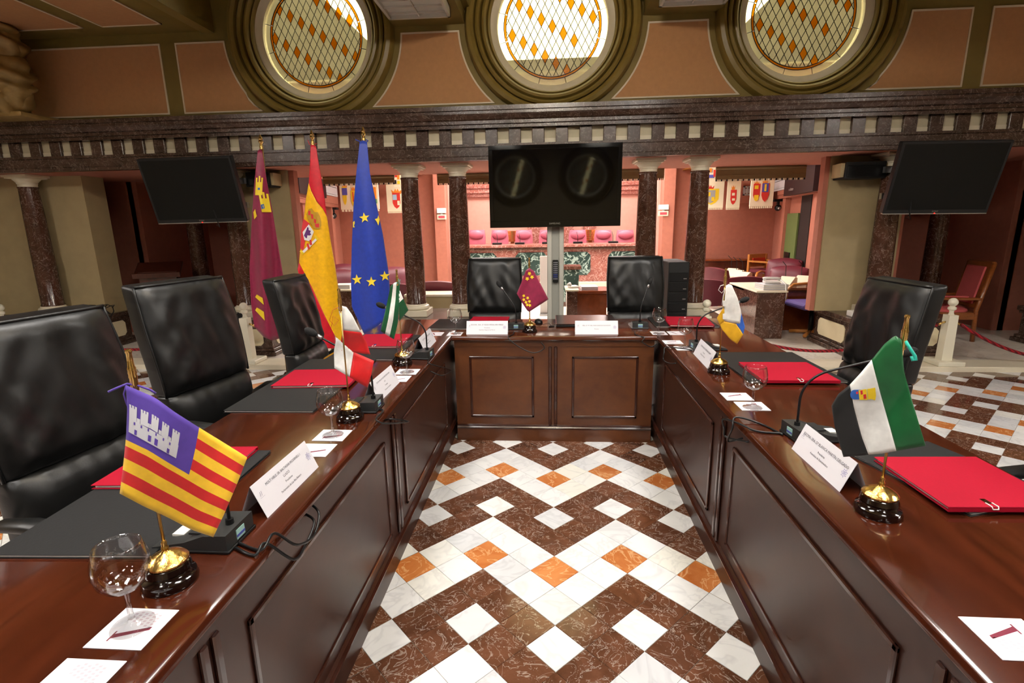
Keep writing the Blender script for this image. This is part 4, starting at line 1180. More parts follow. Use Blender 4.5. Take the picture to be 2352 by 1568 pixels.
ribbon(o, ft, [(248, 900), (270, 890), (292, 881), (320, 886), (345, 895), (358, 903)], s_violet, .0022); ribbon(o, ft, [(290, 884), (284, 905), (290, 925), (297, 940)], s_violet)

# white over red flag
o, ft = table_flag(805, 962, 'white and red table flag on the left table')
C2 = Cloth(ft, lambda x, y: -.022+.012*math.sin((y-700)/22)+.006*math.sin((x-780)/14))
a1 = C2.patch('cloth', coons([(776, 705), (785, 702), (796, 705)], [(796, 705), (809, 723), (820, 745), (829, 763)], [(788, 758), (829, 763)], [(776, 705), (782, 730), (788, 758)]), s_white, 8, 10)
a2 = C2.patch('red_fold', coons([(788, 758), (829, 763)], [(829, 763), (842, 785), (851, 814)], [(785, 806), (851, 815)], [(788, 758), (783, 780), (785, 806)]), s_red, 8, 8)
a3 = C2.patch('red_tail', coons([(812, 808), (859, 828)], [(859, 828), (853, 860), (844, 890)], [(803, 866), (820, 876), (844, 890)], [(812, 808), (803, 866)]), s_red, 8, 8)
a4 = C2.patch('white_tail', coons([(773, 775), (812, 809)], [(812, 809), (803, 866)], [(768, 845), (803, 866)], [(773, 775), (767, 805), (768, 845)]), s_white, 8, 8)
attach(o, a1, a2, a3, a4)
ribbon(o, ft, [(779, 704), (764, 712), (757, 735), (768, 748), (778, 735), (765, 725), (762, 745), (758, 765)], s_red, .0009)

# green and white striped flag
o, ft = table_flag(925, 836, 'green and white striped table flag on the left table')
C3 = Cloth(ft, lambda x, y: .01+.007*math.sin((y-650)/13+(x-880)/9))
a1 = C3.patch('cloth', coons([(897, 657), (906, 649), (913, 647), (918, 651)], [(918, 651), (918, 690), (914, 740), (905, 779)], [(874, 760), (890, 770), (905, 779)], [(897, 657), (888, 700), (874, 760)]),
              [s_dgreen, s_white], 12, 16, lambda u, v_: 1 if 1/3 < u < 2/3 else 0)
a2 = C3.patch('side_fold', coons([(916, 666), (919, 668)], [(919, 668), (928, 690), (938, 712)], [(917, 738), (938, 712)], [(916, 666), (917, 700), (917, 738)]), [s_dgreen, s_white], 6, 10, lambda u, v_: 1 if v_ < .36 else 0)
attach(o, a1, a2); ribbon(o, ft, [(912, 648), (920, 642), (919, 652), (915, 640)], s_teal, .0012)

# small burgundy flag
o, ft = table_flag(1217, 762, 'small burgundy table flag with gold castles on the head table')
C4 = Cloth(ft, lambda x, y: .026+.008*math.sin((x-1187)/9+(y-616)/30))
fn = coons([(1208, 621), (1216, 615), (1226, 622)], [(1226, 622), (1245, 658), (1260, 687)], [(1187, 674), (1200, 697), (1214, 717), (1260, 687)], [(1208, 621), (1197, 650), (1187, 674)])
a1 = C4.patch('cloth', fn, s_murc, 14, 14)
a2 = C4.decal('gold_castle', [star(x, y, 5, .3, .55) for x, y in ((1216, 628), (1211, 640), (1222, 636))], s_gold, None)
a3 = C4.decal('gold_crown', [star(x, y, 4.2, .5, .5) for x, y in ((1203, 679), (1203, 688), (1212, 684), (1208, 694), (1216, 692), (1217, 701), (1211, 700))], s_gold, None)
attach(o, a1, a2, a3)

# white, blue and yellow flag
o, ft = table_flag(1650, 855, 'white, blue and yellow table flag on the right table')
C5 = Cloth(ft, lambda x, y: .004+.008*math.sin((x-1645)/9)+.004*math.sin(y/15))
a1 = C5.patch('cloth', coons([(1667, 656), (1674, 652), (1681, 655)], [(1681, 655), (1695, 686), (1703, 718), (1700, 743)], [(1663, 736), (1680, 741), (1700, 743)], [(1667, 656), (1664, 700), (1663, 736)]), s_white, 10, 12)
a2 = C5.patch('yellow_band', coons([(1646, 728), (1663, 738), (1691, 744)], [(1691, 744), (1700, 756), (1707, 768)], [(1693, 790), (1707, 768)], [(1646, 728), (1658, 756), (1677, 779), (1693, 790)]), s_cyel, 10, 10)
a3 = C5.patch('blue_band', coons([(1700, 740), (1703, 720)], [(1703, 720), (1711, 750)], [(1707, 768), (1711, 750)], [(1700, 740), (1691, 744), (1707, 768)]), s_cblue, 6, 8)
a4 = C5.patch('yellow_back', coons([(1661, 708), (1664, 710)], [(1664, 710), (1664, 738)], [(1653, 746), (1664, 738)], [(1661, 708), (1646, 730), (1653, 746)]), s_cyel, 5, 6)
attach(o, a1, a2, a3, a4); ribbon(o, ft, [(1668, 652), (1655, 656), (1650, 666), (1658, 673), (1666, 662), (1661, 680), (1658, 700)], s_white, .0016)
for y in (690, 720):
    c = C5.decal('hoist_tab', [[(1660, y), (1669, y), (1669, y+13), (1660, y+13)]], s_white, None, .006); attach(o, c)

# green, white and black flag
o, ft = table_flag(2015, 1176, 'green, white and black table flag nearest us on the right')
C6 = Cloth(ft, lambda x, y: .034+.012*math.sin((x-1910)/42+(y-770)/160)+.005*math.sin((y+x)/30))
gw = [(2002, 826), (2012, 865), (2022, 904), (2044, 980), (2059, 1035)]; wk = [(1952, 883), (1961, 934), (1979, 1002), (1995, 1044)]
a1 = C6.patch('cloth', coons([(2002, 826), (2031, 790), (2056, 770), (2071, 780)], [(2071, 780), (2076, 850), (2095, 920), (2126, 1023)], [(2059, 1035), (2090, 1030), (2126, 1023)], gw), s_green, 12, 20)
a2 = C6.patch('white_band', coons([(1952, 883), (1976, 857), (2002, 826)], gw, [(1995, 1044), (2027, 1041), (2059, 1035)], wk), s_white, 12, 20)
a3 = C6.patch('black_band', coons([(1910, 931), (1925, 905), (1952, 883)], wk, [(1937, 1049), (1966, 1047), (1995, 1044)], [(1910, 931), (1914, 960), (1918, 985), (1937, 1049)]), s_black, 12, 20)
sh = [(1962+10*math.cos(a)*(.9), 906+11*math.sin(a)) for a in [PI/2+PI*k/8 for k in range(9)]]
e1 = C6.decal('shield_field', [sh+[(1986, 894), (1988, 917)]], s_sblue, None)
e2 = C6.decal('shield_gold', [[(1972, 896), (1990, 893), (1993, 918), (1974, 918)], [(1992, 893), (2000, 892), (2010, 890), (2004, 897), (2011, 899), (2005, 904), (2012, 908), (2006, 911), (2010, 919), (2001, 916), (1994, 917)]], s_gold, None, .003)
e3 = C6.decal('shield_red', [[(1976, 897), (1981, 896), (1982, 905), (1977, 906)], [(1983, 906), (1989, 905), (1990, 915), (1984, 916)], [(1966, 900), (1971, 899), (1971, 904), (1967, 905)]], s_sred, None, .0038)
attach(o, a1, a2, a3, e1, e2, e3)
ribbon(o, ft, [(2080, 783), (2090, 800), (2102, 818), (2104, 826), (2096, 827), (2094, 818)], s_teal, .004); ribbon(o, ft, [(2075, 795), (2068, 806), (2072, 812)], s_dgreen)

# ------------------------------------------------------------------ tall flags
YF = 2.80
def tall_flag(px, py, label):
    t = onY(px, py, YF); o = empty('tall_flag', (t.x, YF, 0), 0, label, 'flag', 'tall flags on poles')
    zt = t.z
    MB().lathe([(.0, 0), (.15, 0), (.155, .01), (.15, .03), (.12, .045), (.05, .06), (.03, .09), (.0, .09)], 28).build('base', m_ebony, o, smooth=SM)
    MB().tube([(0, 0, .08), (0, 0, zt-.12)], .013, 10).build('pole', m_oldbrass, o, smooth=True)
    MB().lathe([(.0, zt-.13), (.017, zt-.13), (.017, zt-.10), (.013, zt-.098), (.014, zt-.088), (.010, zt-.082), (.022, zt-.066), (.016, zt-.05), (.019, zt-.04), (.011, zt-.025), (.006, zt-.008), (.0, zt)], 14).build('finial', m_gold, o, smooth=SM)
    return o, (t.x, YF, 0)
def fold(a, L_, x0, f2=.0): return lambda x, y: .085+a*min(1, max(0, (y-330)/250))*math.sin((x-x0+(y-330)*f2)/L_)
o, ft = tall_flag(597, 308, 'tall burgundy flag with yellow castles, leftmost of three')
T1 = Cloth(ft, fold(.045, 9, 575, -.06))
fn = coons([(592, 346), (597, 342), (602, 346)], [(602, 346), (612, 410), (625, 480), (645, 600), (656, 670), (668, 770)], [(584, 750), (606, 786), (625, 800), (668, 800)], [(592, 346), (584, 420), (577, 520), (573, 620), (577, 700), (584, 750)])
a1 = T1.patch('cloth', fn, s_murc, 26, 40)
def castle(x, y, w2, h_, sk=0.0):
    out = [(0, 0), (.1, 0), (.1, .18), (.25, .18), (.25, 0), (.4, 0), (.4, .3), (.6, .3), (.6, 0), (.75, 0), (.75, .18), (.9, .18), (.9, 0), (1, 0), (1, 1), (0, 1)]
    return [[(x+a*w2+b*h_*sk, y+b*h_) for a, b in q] for q in ([(0, .25), (1, .25), (1, 1), (0, 1)], [(.0, 0), (.22, 0), (.22, .3), (0, .3)], [(.39, -.1), (.61, -.1), (.61, .3), (.39, .3)], [(.78, 0), (1, 0), (1, .3), (.78, .3)])]
a2 = T1.decal('gold_castle', castle(588, 408, 16, 40, -.05)+castle(594, 445, 22, 42, .18), s_gold, None, .012)
a3, a5 = [T1.decal('castle_door', [q_], s_sblue, None, .0135) for q_ in ([(592, 431), (597, 431), (597, 436), (592, 436)], [(599, 470), (606, 468), (608, 478), (601, 480)])]
a4 = T1.decal('gold_crown', [[(586, 682), (590, 676), (591, 684), (596, 680), (597, 688), (603, 684), (606, 700)], [(586, 712), (590, 706), (592, 714), (597, 710), (600, 720), (606, 716), (608, 736)], [(582, 487), (586, 480), (588, 490), (590, 496), (584, 504)]], s_gold, None, .012)
attach(o, a1, a2, a3, a4, a5)
o, ft = tall_flag(715, 298, 'tall red and yellow flag with a crowned shield, middle of three')
T2 = Cloth(ft, fold(.034, 13, 700, -.08))
bd = [(709, 420), (715, 439), (728, 464), (742, 480), (751, 498)]
a1 = T2.patch('red_top', coons([(713, 335), (719, 332), (726, 336)], [(726, 336), (733, 380), (740, 420), (747, 464), (751, 497)], bd, [(713, 335), (712, 378), (709, 420)]), s_esred, 12, 22)
yb = [(687, 603), (703, 634), (718, 663), (744, 721), (770, 772)]
a2 = T2.patch('cloth', coons(bd, [(751, 498), (760, 555), (770, 610), (780, 680), (790, 745), (795, 770)], yb+[(783, 790), (795, 770)], [(709, 420), (702, 460), (696, 520), (691, 560), (687, 603)]), s_esyel, 22, 40)
a3 = T2.patch('red_bottom', coons(yb, [(770, 772), (772, 800)], [(690, 640), (700, 720), (725, 800), (772, 800)], [(687, 603), (683, 618), (690, 640)]), s_esred, 14, 14)
d1 = T2.decal('crown', [[(704, 492), (709, 480), (716, 478), (722, 487), (730, 487), (735, 497), (738, 508), (738, 519), (733, 526), (721, 525), (708, 505)]], plain('print_old_gold', (186, 140, 20), .6), None, .010)
d2 = T2.decal('crown_lining', [[(708, 484), (713, 484), (713, 494), (708, 494)], [(714, 491), (719, 492), (720, 503), (715, 502)], [(721, 502), (726, 504), (726, 513), (721, 511)], [(723, 514), (733, 513), (733, 522), (725, 522)]], s_sred, None, .0115)
d3 = T2.decal('shield_red', [[(697, 502), (712, 514), (708, 516), (693, 535), (691, 562), (701, 553), (697, 575), (690, 570), (692, 530)]], s_sred, None, .010)
d4 = T2.decal('shield_white', [[(695, 533), (709, 515), (721, 532), (712, 554), (699, 551)]], s_kwhite, None, .0115)
d5 = T2.decal('lion', [[(706, 521), (709, 523), (709, 528), (714, 530), (712, 535), (715, 538), (711, 541), (706, 540), (705, 547), (702, 546), (703, 540), (698, 541), (700, 536), (705, 533), (704, 527)]], s_spur, None, .0125)
d6 = T2.decal('pillar', [[(694, 577), (726, 546), (729, 550), (697, 582)]], s_kwhite, None, .0105)
d7 = T2.decal('pillar_cap', [[(688, 577), (692, 574), (699, 582), (695, 585)], [(722, 543), (725, 540), (732, 549), (728, 552)]], s_gold, None, .0115)
d8 = T2.decal('pillar_scroll', [[(704, 560), (708, 558), (712, 570), (708, 574)], [(711, 551), (715, 550), (717, 562), (712, 563)]], s_sred, None, .0118)
attach(o, a1, a2, a3, d1, d2, d3, d4, d5, d6, d7, d8)
ribbon(o, ft, [(707, 322), (711, 332), (716, 334), (722, 332), (728, 329)], s_red, .003)
o, ft = tall_flag(833, 290, 'tall blue flag with yellow stars, rightmost of three')
T3 = Cloth(ft, fold(.036, 14, 805, -.1))
a1 = T3.patch('cloth', coons([(826, 326), (834, 322), (843, 326)], [(843, 326), (850, 400), (865, 470), (880, 540), (892, 620), (897, 680), (894, 728)], [(808, 704), (836, 767), (868, 748), (894, 728)], [(826, 326), (818, 400), (812, 470), (808, 560), (806, 640), (808, 704)]), s_blue, 24, 40)
a2 = [T3.decal('star', [q_], s_euyel, None, .010) for q_ in (star(837, 500, 12.5, -PI/2-.15), star(820, 642, 12.5, -PI/2-.1), star(853, 647, 12.5, -PI/2-.05), star(884, 634, 12.5, -PI/2-.1), [(861, 503), (867, 501), (869, 494), (872, 504), (869, 518), (866, 510)], [(811, 510), (814, 507), (815, 512), (813, 518), (815, 522), (811, 522)])]
attach(o, a1, *a2)
ribbon(o, ft, [(816, 320), (822, 323), (830, 326), (836, 324), (842, 321), (846, 323), (840, 327)], s_blue, .005)
# ------------------------------------------------------------------ screens
def tv(corners_bl, corners_br, Y, wd, hg, tilt, rz, label, brand, name='television', stand=False, bez=.035):
    pass
m_silver = plain('tv_silver', (170, 168, 160), .3, .8)
m_led = emis('standby_led', (255, 30, 20), 4)
m_screenm = plain('tv_screen_matte', (7, 8, 7), .45, spec=.25)
def tv_panel(o, W2, H2, M, bez=.03, brand='', strip=False):
    """screen in the local frame M: x right, y up, z towards the viewer; centre at the origin"""
    def B(name, a, m, parent=o, r=0):
        mb = MB(); mb.M = M; mb.box(*a, r); return mb.build(name, m, parent)
    B('casing', (-W2, W2, -H2, H2, -.07, 0), m_black, o, .008)
    bz = MB(); bz.M = M
    for a in ((-W2, W2, H2-bez, H2, 0, .006), (-W2, W2, -H2, -H2+bez*1.6, 0, .006), (-W2, -W2+bez, -H2+bez*1.6, H2-bez, 0, .006), (W2-bez, W2, -H2+bez*1.6, H2-bez, 0, .006)): bz.box(*a, .0015)
    bz.build('bezel', m_blackm if strip else m_gloss, o)
    B('screen', (-W2+bez, W2-bez, -H2+bez*1.6, H2-bez, .001, .003), m_screenm if strip else m_screen)
    if brand: text('brand_mark', brand, .022, m_silver, M @ Matrix.Translation((0, -H2+bez*.85, .0066)), o)
    if strip:
        B('silver_strip', (-W2, W2, -H2-.008, -H2, -.03, .006), m_silver)
        B('standby_light', (-.006, .006, -H2-.003, -H2+.004, .0055, .0075), m_led)
# middle screen on its floor stand
YT = 2.85
c0, c1, c2, c3 = onY(1120, 332, YT), onY(1429, 330, YT), onY(1426, 520, YT), onY(1127, 522, YT)
W2 = ((c1-c0).length+(c2-c3).length)/4; H2 = (c0.z-c3.z+c1.z-c2.z)/4; ctr_ = (c0+c1+c2+c3)/4
o = empty('television', (ctr_.x, YT, .0), 0, 'large black television on a grey stand behind the head table', 'television')
til = .012
tv_panel(o, W2, H2, basis((0, 0, ctr_.z), (1, 0, 0), (0, -math.sin(til), math.cos(til)), (0, -math.cos(til), -math.sin(til))), .036, 'SAMSUNG')
m_stand = plain('stand_grey', (188, 186, 176), .45, .1); m_standd = plain('stand_channel', (150, 150, 142), .5)
xs = onY(1276, 640, YT).x-ctr_.x
s_ = MB(); s_.box(xs-.078, xs-.034, .072, .15, .05, ctr_.z-H2+.05, .006); s_.box(xs+.034, xs+.078, .072, .15, .05, ctr_.z-H2+.05, .006); s_.build('stand_post', m_stand, o)
MB().box(xs-.034, xs+.034, .09, .14, .05, ctr_.z-H2+.05).build('stand_channel', m_standd, o)
MB().box(xs-.38, xs+.38, -.28, .30, 0, .05, .01).build('stand_foot', m_stand, o)
MB().box(xs-.12, xs+.12, .068, .09, ctr_.z-H2, ctr_.z).build('bracket', m_black, o)
zr0, zr1 = onY(1275, 650, YT).z, onY(1275, 598, YT).z
rc = empty('remote_control', (ctr_.x+xs, YT+.07, zr0), 0, 'black remote control fixed on the grey television stand', 'remote control')
MB().box(-.026, .026, -.018, .02, 0, zr1-zr0, .006).build('body', m_black, rc)
kb = MB(); kc = [plain('key_grey', (170, 170, 175), .5), plain('key_blue', (80, 100, 190), .5)]
for r in range(9):
    for c in range(3):
        kb.mi = 1 if r in (1, 2) else 0; z = .03+r*.019; kb.box(-.018+c*.014, -.010+c*.014, -.0205, -.017, z, z+.009)
kb.build('keypad', kc, rc)
# wall screens
def wall_screen(tl, tr, br_, bl, Ytop, Ybot, label, brand, armx):
    # the two lower corners on one upright plane, the upper ones a little nearer
    P = [onY(*tl, Ytop), onY(*tr, Ytop), onY(*br_, Ybot), onY(*bl, Ybot)]
    c = sum(P, V((0, 0, 0)))/4; u = ((P[1]-P[0])+(P[2]-P[3])).normalized(); v_ = ((P[0]-P[3])+(P[1]-P[2])).normalized()
    n = u.cross(v_).normalized(); v_ = n.cross(u)
    o = empty('television', c, 0, label, 'television', 'wall mounted screens')
    tv_panel(o, ((P[1]-P[0]).length+(P[2]-P[3]).length)/4, ((P[0]-P[3]).length+(P[1]-P[2]).length)/4, basis((0, 0, 0), u, v_, n), .022, brand, True)
    ax = armx-c.x
    a = MB()
    for dz in (.12, -.14): a.box(ax-.035, ax+.035, (YC-.10)-c.y, .10, dz-.02, dz+.02); a.box(ax-.13, ax+.13, (YC-.14)-c.y, (YC-.10)-c.y, dz-.03, dz+.03)
    a.box(ax-.05, ax+.05, .085, .115, -.2, .2); a.box(-.05, ax, .085, .11, -.03, .03); a.build('bracket', m_steel, o)
    cb = MB().tube([V((ax-.05, -.0, -.2)), V((ax-.03, .02, -.33)), V((ax-.06, .03, -.36)), V((ax-.02, .02, -.38)), V((ax-.05, .02, -.28))], .004, 6).build('hanging_cable', m_black, o, smooth=True)
    return o
xl, xr = onY(556, 450, YC).x, onY(2036, 450, YC).x
wall_screen((320, 366), (536, 358), (560, 507), (358, 513), 3.36, 3.52, 'black television hung on the column left of the flags', 'SONY', xl)
wall_screen((2067, 326), (2322, 322), (2272, 488), (2035, 490), 3.36, 3.52, 'black television hung on the column at the right', 'SONY', xr)

# ------------------------------------------------------------------ loudspeakers on the piers
def speaker(x0, x1, y0, y1, Y, label):
    p, q = onY(x0, y0, Y), onY(x1, y1, Y)
    o = empty('loudspeaker', ((p.x+q.x)/2, Y, q.z), 0, label, 'loudspeaker', 'pier loudspeakers')
    a, h_ = abs(q.x-p.x)/2, abs(p.z-q.z)
    b = MB(); b.prism([(-a, 0), (a, 0), (a*.96, h_), (-a*.96, h_)], .22, 'y', .0); b.build('cabinet', m_blackm, o)
    MB().box(-a*.9, a*.9, -.012, 0, h_*.1, h_*.78, .004).build('grille', m_black, o)
    MB().box(-a-.03, -a+.005, .02, .2, h_*.1, h_*.95).build('bracket', m_stone, o); MB().box(a-.005, a+.03, .02, .2, h_*.1, h_*.95).build('bracket', m_stone, o)
speaker(1943, 2034, 372, 408, 3.86, 'black loudspeaker on the pier beside the right television')
speaker(562, 622, 396, 428, 3.86, 'black loudspeaker half hidden by the burgundy flag')

# ------------------------------------------------------------------ rope barrier
m_post = plain('ivory_post', (232, 226, 204), .45)
def ropemat():
    t = NT('red_rope'); wv = t.n('TexWave'); wv.inputs['Scale'].default_value = 14; wv.bands_direction = 'DIAGONAL'
    t.l(t.coord('Object'), wv.inputs['Vector']); t.bump(wv.outputs['Fac'], .8, .01)
    t.set(t.ramp(wv.outputs['Fac'], [(.2, lin(96, 6, 18)), (.8, lin(176, 20, 38))]), .7); return t.mat
m_rope = ropemat()
def make_post():
    o = empty('barrier_post')
    MB().box(-.125, .125, -.125, .125, 0, .045, .006).build('foot', m_post, o)
    MB().prism([(-.05, .045), (.05, .045), (.042, .50), (-.042, .50)], .045, 'y', -.045).build('shaft', m_post, o)
    MB().lathe([(.0, .50), (.03, .50), (.022, .51), (.018, .53), (.022, .545), (.036, .556), (.036, .575), (.02, .585), (.018, .59), (.0, .59)], 20).build('neck', m_post, o, smooth=SM)
    MB().ball((0, 0, .625), .042, 20, 12).build('ball', m_post, o, smooth=True)
    for s_ in (-1, 1): MB().tube([(s_*.04, 0, .43), (s_*.075, 0, .42), (s_*.10, 0, .40)], .011, 8).build('hook', m_gold, o, smooth=True)
    return o
po = make_post(); PX = []
for k, (x, lb) in enumerate(((-3.34, 'ivory barrier post before the burgundy flag'), (1.57, 'ivory barrier post beside the column at the equipment rack'), (3.93, 'ivory barrier post right of the right chair'), (-6.2, 'ivory barrier post at the far left'), (6.3, 'ivory barrier post at the far right'))):
    o = po if k == 0 else copy_tree(po); o.location = (x, 3.33, .05); tag(o, lb, 'barrier post', 'ivory rope barrier posts'); PX.append(x)
def rope(x0, x1, sag, label):
    n = 30; a, b_ = x0+.112, x1-.112
    pts = [(a+(b_-a)*k/n, 3.33, .45-sag*4*(k/n)*(1-k/n)) for k in range(n+1)]
    o = MB().tube(pts, .016, 8).build('barrier_rope', m_rope, smooth=True); tag(o, label, 'rope', 'red barrier ropes')
rope(-6.2, -3.34, .26, 'red twisted rope slung behind the left chairs')
rope(1.57, 3.93, .27, 'red twisted rope slung behind the right chair')
rope(3.93, 6.3, .36, 'red twisted rope slung before the wooden armchair')

# ------------------------------------------------------------------ armchair in the right lobby
m_oak = wood('armchair_wood', (110, 56, 18), (150, 84, 34), (3, 3, 10), .35, .3, 'Object')
m_uphol = plain('rose_upholstery', (190, 84, 84), .85, var=.08, bump=.2)
p = onZ(2190, 800, .05)
ac = empty('wooden_armchair', (4.78, 4.6, .048), math.radians(-98), 'wooden armchair with rose upholstery in the right lobby', 'armchair')
for x in (-.27, .27):
    MB().box(x-.025, x+.025, -.29, -.24, 0, .62, .005).build('leg', m_oak, ac)
    MB().tube([(x, .26, 0), (x, .24, .45), (x, .36, 1.12)], .03, 8).build('leg', m_oak, ac, smooth=True)
    a = MB().box(x-.035, x+.035, -.33, .27, .60, .635, .008).build('armrest', m_oak, ac)
    MB().box(x-.03, x+.03, -.27, .12, .635, .66, .01).build('arm_pad', m_uphol, a)
    MB().box(x-.02, x+.02, -.26, .25, .32, .40).build('side_rail', m_oak, ac)
MB().box(-.28, .28, -.28, .25, .36, .42).build('seat_frame', m_oak, ac)
MB().ball((0, -.02, .43), (.28, .28, .07), 20, 10).build('seat', m_uphol, ac, smooth=True)
b = MB(); b.M = Matrix.Translation((0, .25, .45)) @ Matrix.Rotation(-.17, 4, 'X'); b.box(-.27, .27, -.03, .03, .02, .70, .015); b.build('backrest', m_oak, ac)
b = MB(); b.M = Matrix.Translation((0, .25, .45)) @ Matrix.Rotation(-.17, 4, 'X'); b.box(-.21, .21, -.06, -.03, .08, .62, .014); b.build('back_pad', m_uphol, ac)
ac.scale = (.84, .84, .82)

# ------------------------------------------------------------------ odds on the ledges
def wires(c, n, rx, ry, rz_, label, seed):
    o = empty('cable_bundle', c, 0, label, 'cable bundle'); rnd = random.Random(seed)
    for k in range(n):
        pts = []; a0 = rnd.random()*6; 
        for i in range(14):
            a = a0+i*.55; pts.append((rx*math.cos(a)*(1-.04*i)+rnd.uniform(-.01, .01), ry*math.sin(a)*(1-.03*i), abs(rz_*math.sin(i*.5+k))+.006))
        MB().tube(pts, .005, 6).build('loop', m_black, o, smooth=True)
    for k in range(2): MB().box(-rx*.5+k*.12, -rx*.5+.07+k*.12, -.03, .03, 0, .06, .006).build('power_brick', m_blackm, o)
    return o
p = onY(205, 705, 3.8); wires((p.x, 3.85, Z_LW), 4, .28, .10, .14, 'tangle of black cables on the far left low wall', 2)
p = onY(530, 705, 3.75); wires((p.x, 3.75, Z_LW), 3, .10, .06, .07, 'small tangle of black cables left of the barrier post', 5)
p = onY(1960, 715, 3.75)
tb = empty('junction_box', (p.x, 3.72, Z_LW), 0, 'white junction box on the ledge behind the right chair', 'junction box')
MB().box(-.06, .06, -.05, .05, 0, .06, .006).build('body', m_whitep, tb); MB().box(-.02, .02, -.052, -.05, .02, .04).build('socket', m_black, tb)
# wooden lectern behind the left chair
m_ldk = wood('lectern_wood', (58, 24, 14), (84, 38, 24), (6, 6, 1), .3, .4, 'Object')
p = onZ(296, 790, .05)
lc = empty('lectern', (-5.2, 4.55, .048), .5, 'dark wooden lectern in the left bay, half hidden by a chair', 'lectern')
MB().box(-.22, .22, -.18, .18, 0, .06, .01).build('base', m_ldk, lc); MB().prism([(-.17, .06), (.17, .06), (.21, .92), (-.21, .92)], .15, 'y', -.15).build('body', m_ldk, lc)
b = MB(); b.M = Matrix.Translation((0, 0, .94)) @ Matrix.Rotation(.35, 4, 'X'); b.box(-.26, .26, -.22, .22, -.015, .015, .006); b.box(-.26, .26, -.23, -.21, -.015, .05); b.build('reading_desk', m_ldk, lc)
# black equipment rack by the right column pair
rk = empty('equipment_rack', (onY(1560, 660, 3.2).x, 3.2, .05), 0, 'black equipment rack behind the right head table chair', 'equipment rack')
zt = onY(1560, 602, 3.2).z
MB().box(-.11, .09, 0, .5, 0, zt-.05, .006).build('cabinet', m_blackm, rk)
for k in range(9):
    z = .06+k*(zt-.2)/9; d_ = MB().box(-.10, .08, -.008, 0, z, z+(zt-.2)/9-.012, .003).build('module', m_black, rk)
    MB().cbox((.05, -.01, z+.03), (.03, .004, .008)).build('handle', m_steel, d_)
# gilded corbel figure at the far left
fb = bmesh.new()
for c, r in (((0, 0, .16), (.22, .20, .18)), ((.03, -.05, .42), (.26, .24, .26)), ((-.05, 0, .72), (.28, .24, .24)), ((.10, -.08, .66), (.14, .14, .2)), ((-.02, -.1, .95), (.17, .16, .17)), ((.14, -.06, .25), (.10, .12, .2)), ((.12, -.02, .9), (.10, .10, .14))):
    bmesh.ops.create_icosphere(fb, subdivisions=4, radius=1, matrix=Matrix.Translation(c) @ Matrix.Diagonal((*r, 1)))
for v_ in fb.verts:
    n = V((0, 0, 0)); q = v_.co
    d_ = .035*math.sin(q.z*26+q.x*14+6*noise.noise(q*3))+.03*noise.noise(q*9)
    v_.co = q+V((q.x, q.y, 0)).normalized()*d_ if (q.x or q.y) else q
me = D.meshes.new('figure'); fb.to_mesh(me); fb.free(); me.materials.append(m_oldgold); me.polygons.foreach_set('use_smooth', [True]*len(me.polygons))
p = onY(10, 285, 3.3)
fg = empty('corbel_figure', (p.x+.10, 3.30, 2.66), 0, 'gilded carved drapery figure on the cornice at the far left', 'sculpture')
q = D.objects.new('carved_drapery', me); link(q, fg); q.scale = (1, 1, .92)
MB().box(-.25, .2, -.1, .35, -.016, .03, .01).build('bracket', m_oldgold, fg)
# chandelier hung over the tables, above the frame
cd = empty('chandelier', (0, -.35, Z_TOP), 0, 'brass chandelier with eight bulbs hanging above the tables', 'chandelier')
MB().tube([(0, 0, 0), (0, 0, -1.25)], .012, 8).build('rod', m_oldbrass, cd, smooth=True)
MB().lathe([(.0, -1.36), (.03, -1.34), (.05, -1.29), (.03, -1.25), (.0, -1.24)], 16).build('hub', m_oldbrass, cd, smooth=SM)
for k in range(8):
    a = 2*PI*k/8; c, s_ = math.cos(a), math.sin(a)
    am = MB().tube([(0, 0, -1.3), (.10*c, .10*s_, -1.36), (.22*c, .22*s_, -1.36), (.26*c, .26*s_, -1.30)], .008, 7).build('arm', m_oldbrass, cd, smooth=True)
    MB().ball((.26*c, .26*s_, -1.255), .038, 14, 9).build('bulb', m_bulb, am, smooth=True)
# ------------------------------------------------------------------ presidential bench
m_green = marble('green_marble', (30, 48, 44), (52, 74, 68), (176, 200, 190), 3, .8, .2, wide=.04, clast=.3)
m_pinkl = plain('pink_leather', (196, 104, 126), .5, var=.05, nscale=8)
m_burg = plain('burgundy_leather', (98, 28, 44), .5, var=.06, nscale=8)
m_lwood = wood('desk_wood', (96, 42, 18), (134, 66, 34), (1.2, 6, 1), .2, .5)
m_awood = plain('honey_wood', (178, 112, 48), .4, var=.1)
YD = 10.0
bx0, bx1 = onY(1037, 600, YD).x, onY(1512, 600, YD).x; bz1 = onY(1270, 561, YD).z; bz0 = onY(1270, 652, YD).z
pb = empty('presidential_bench', ((bx0+bx1)/2, YD, .048), 0, 'long rose marble bench with green marble panels in the chamber', 'bench desk')
hx = (bx1-bx0)/2-.16; h_ = bz1-.048
MB().box(-hx+.06, hx-.06, .03, .6, 0, h_-.12).build('body', m_rmarb, pb)
MB().box(-hx, hx, -.06, .7, h_-.12, h_-.06, .01).build('moulding', m_colm, pb); MB().box(-hx-.04, hx+.04, -.1, .74, h_-.06, h_, .01).build('top', m_rmarb, pb)
MB().box(-hx, hx, -.05, .6, 0, max(.1, bz0-.0), .01).build('plinth', m_ivory, pb)
for px in (1105, 1220, 1320, 1435):
    x = onY(px, 600, YD).x-(bx0+bx1)/2; z0, z1 = onY(1270, 632, YD).z-.048, onY(1270, 579, YD).z-.048; a = .36; c = .08
    MB().prism([(x-a+c, z0), (x+a-c, z0), (x+a, z0+c), (x+a, z1-c), (x+a-c, z1), (x-a+c, z1), (x-a, z1-c), (x-a, z0+c)], .035, 'y', .012).build('green_panel', m_green, pb)
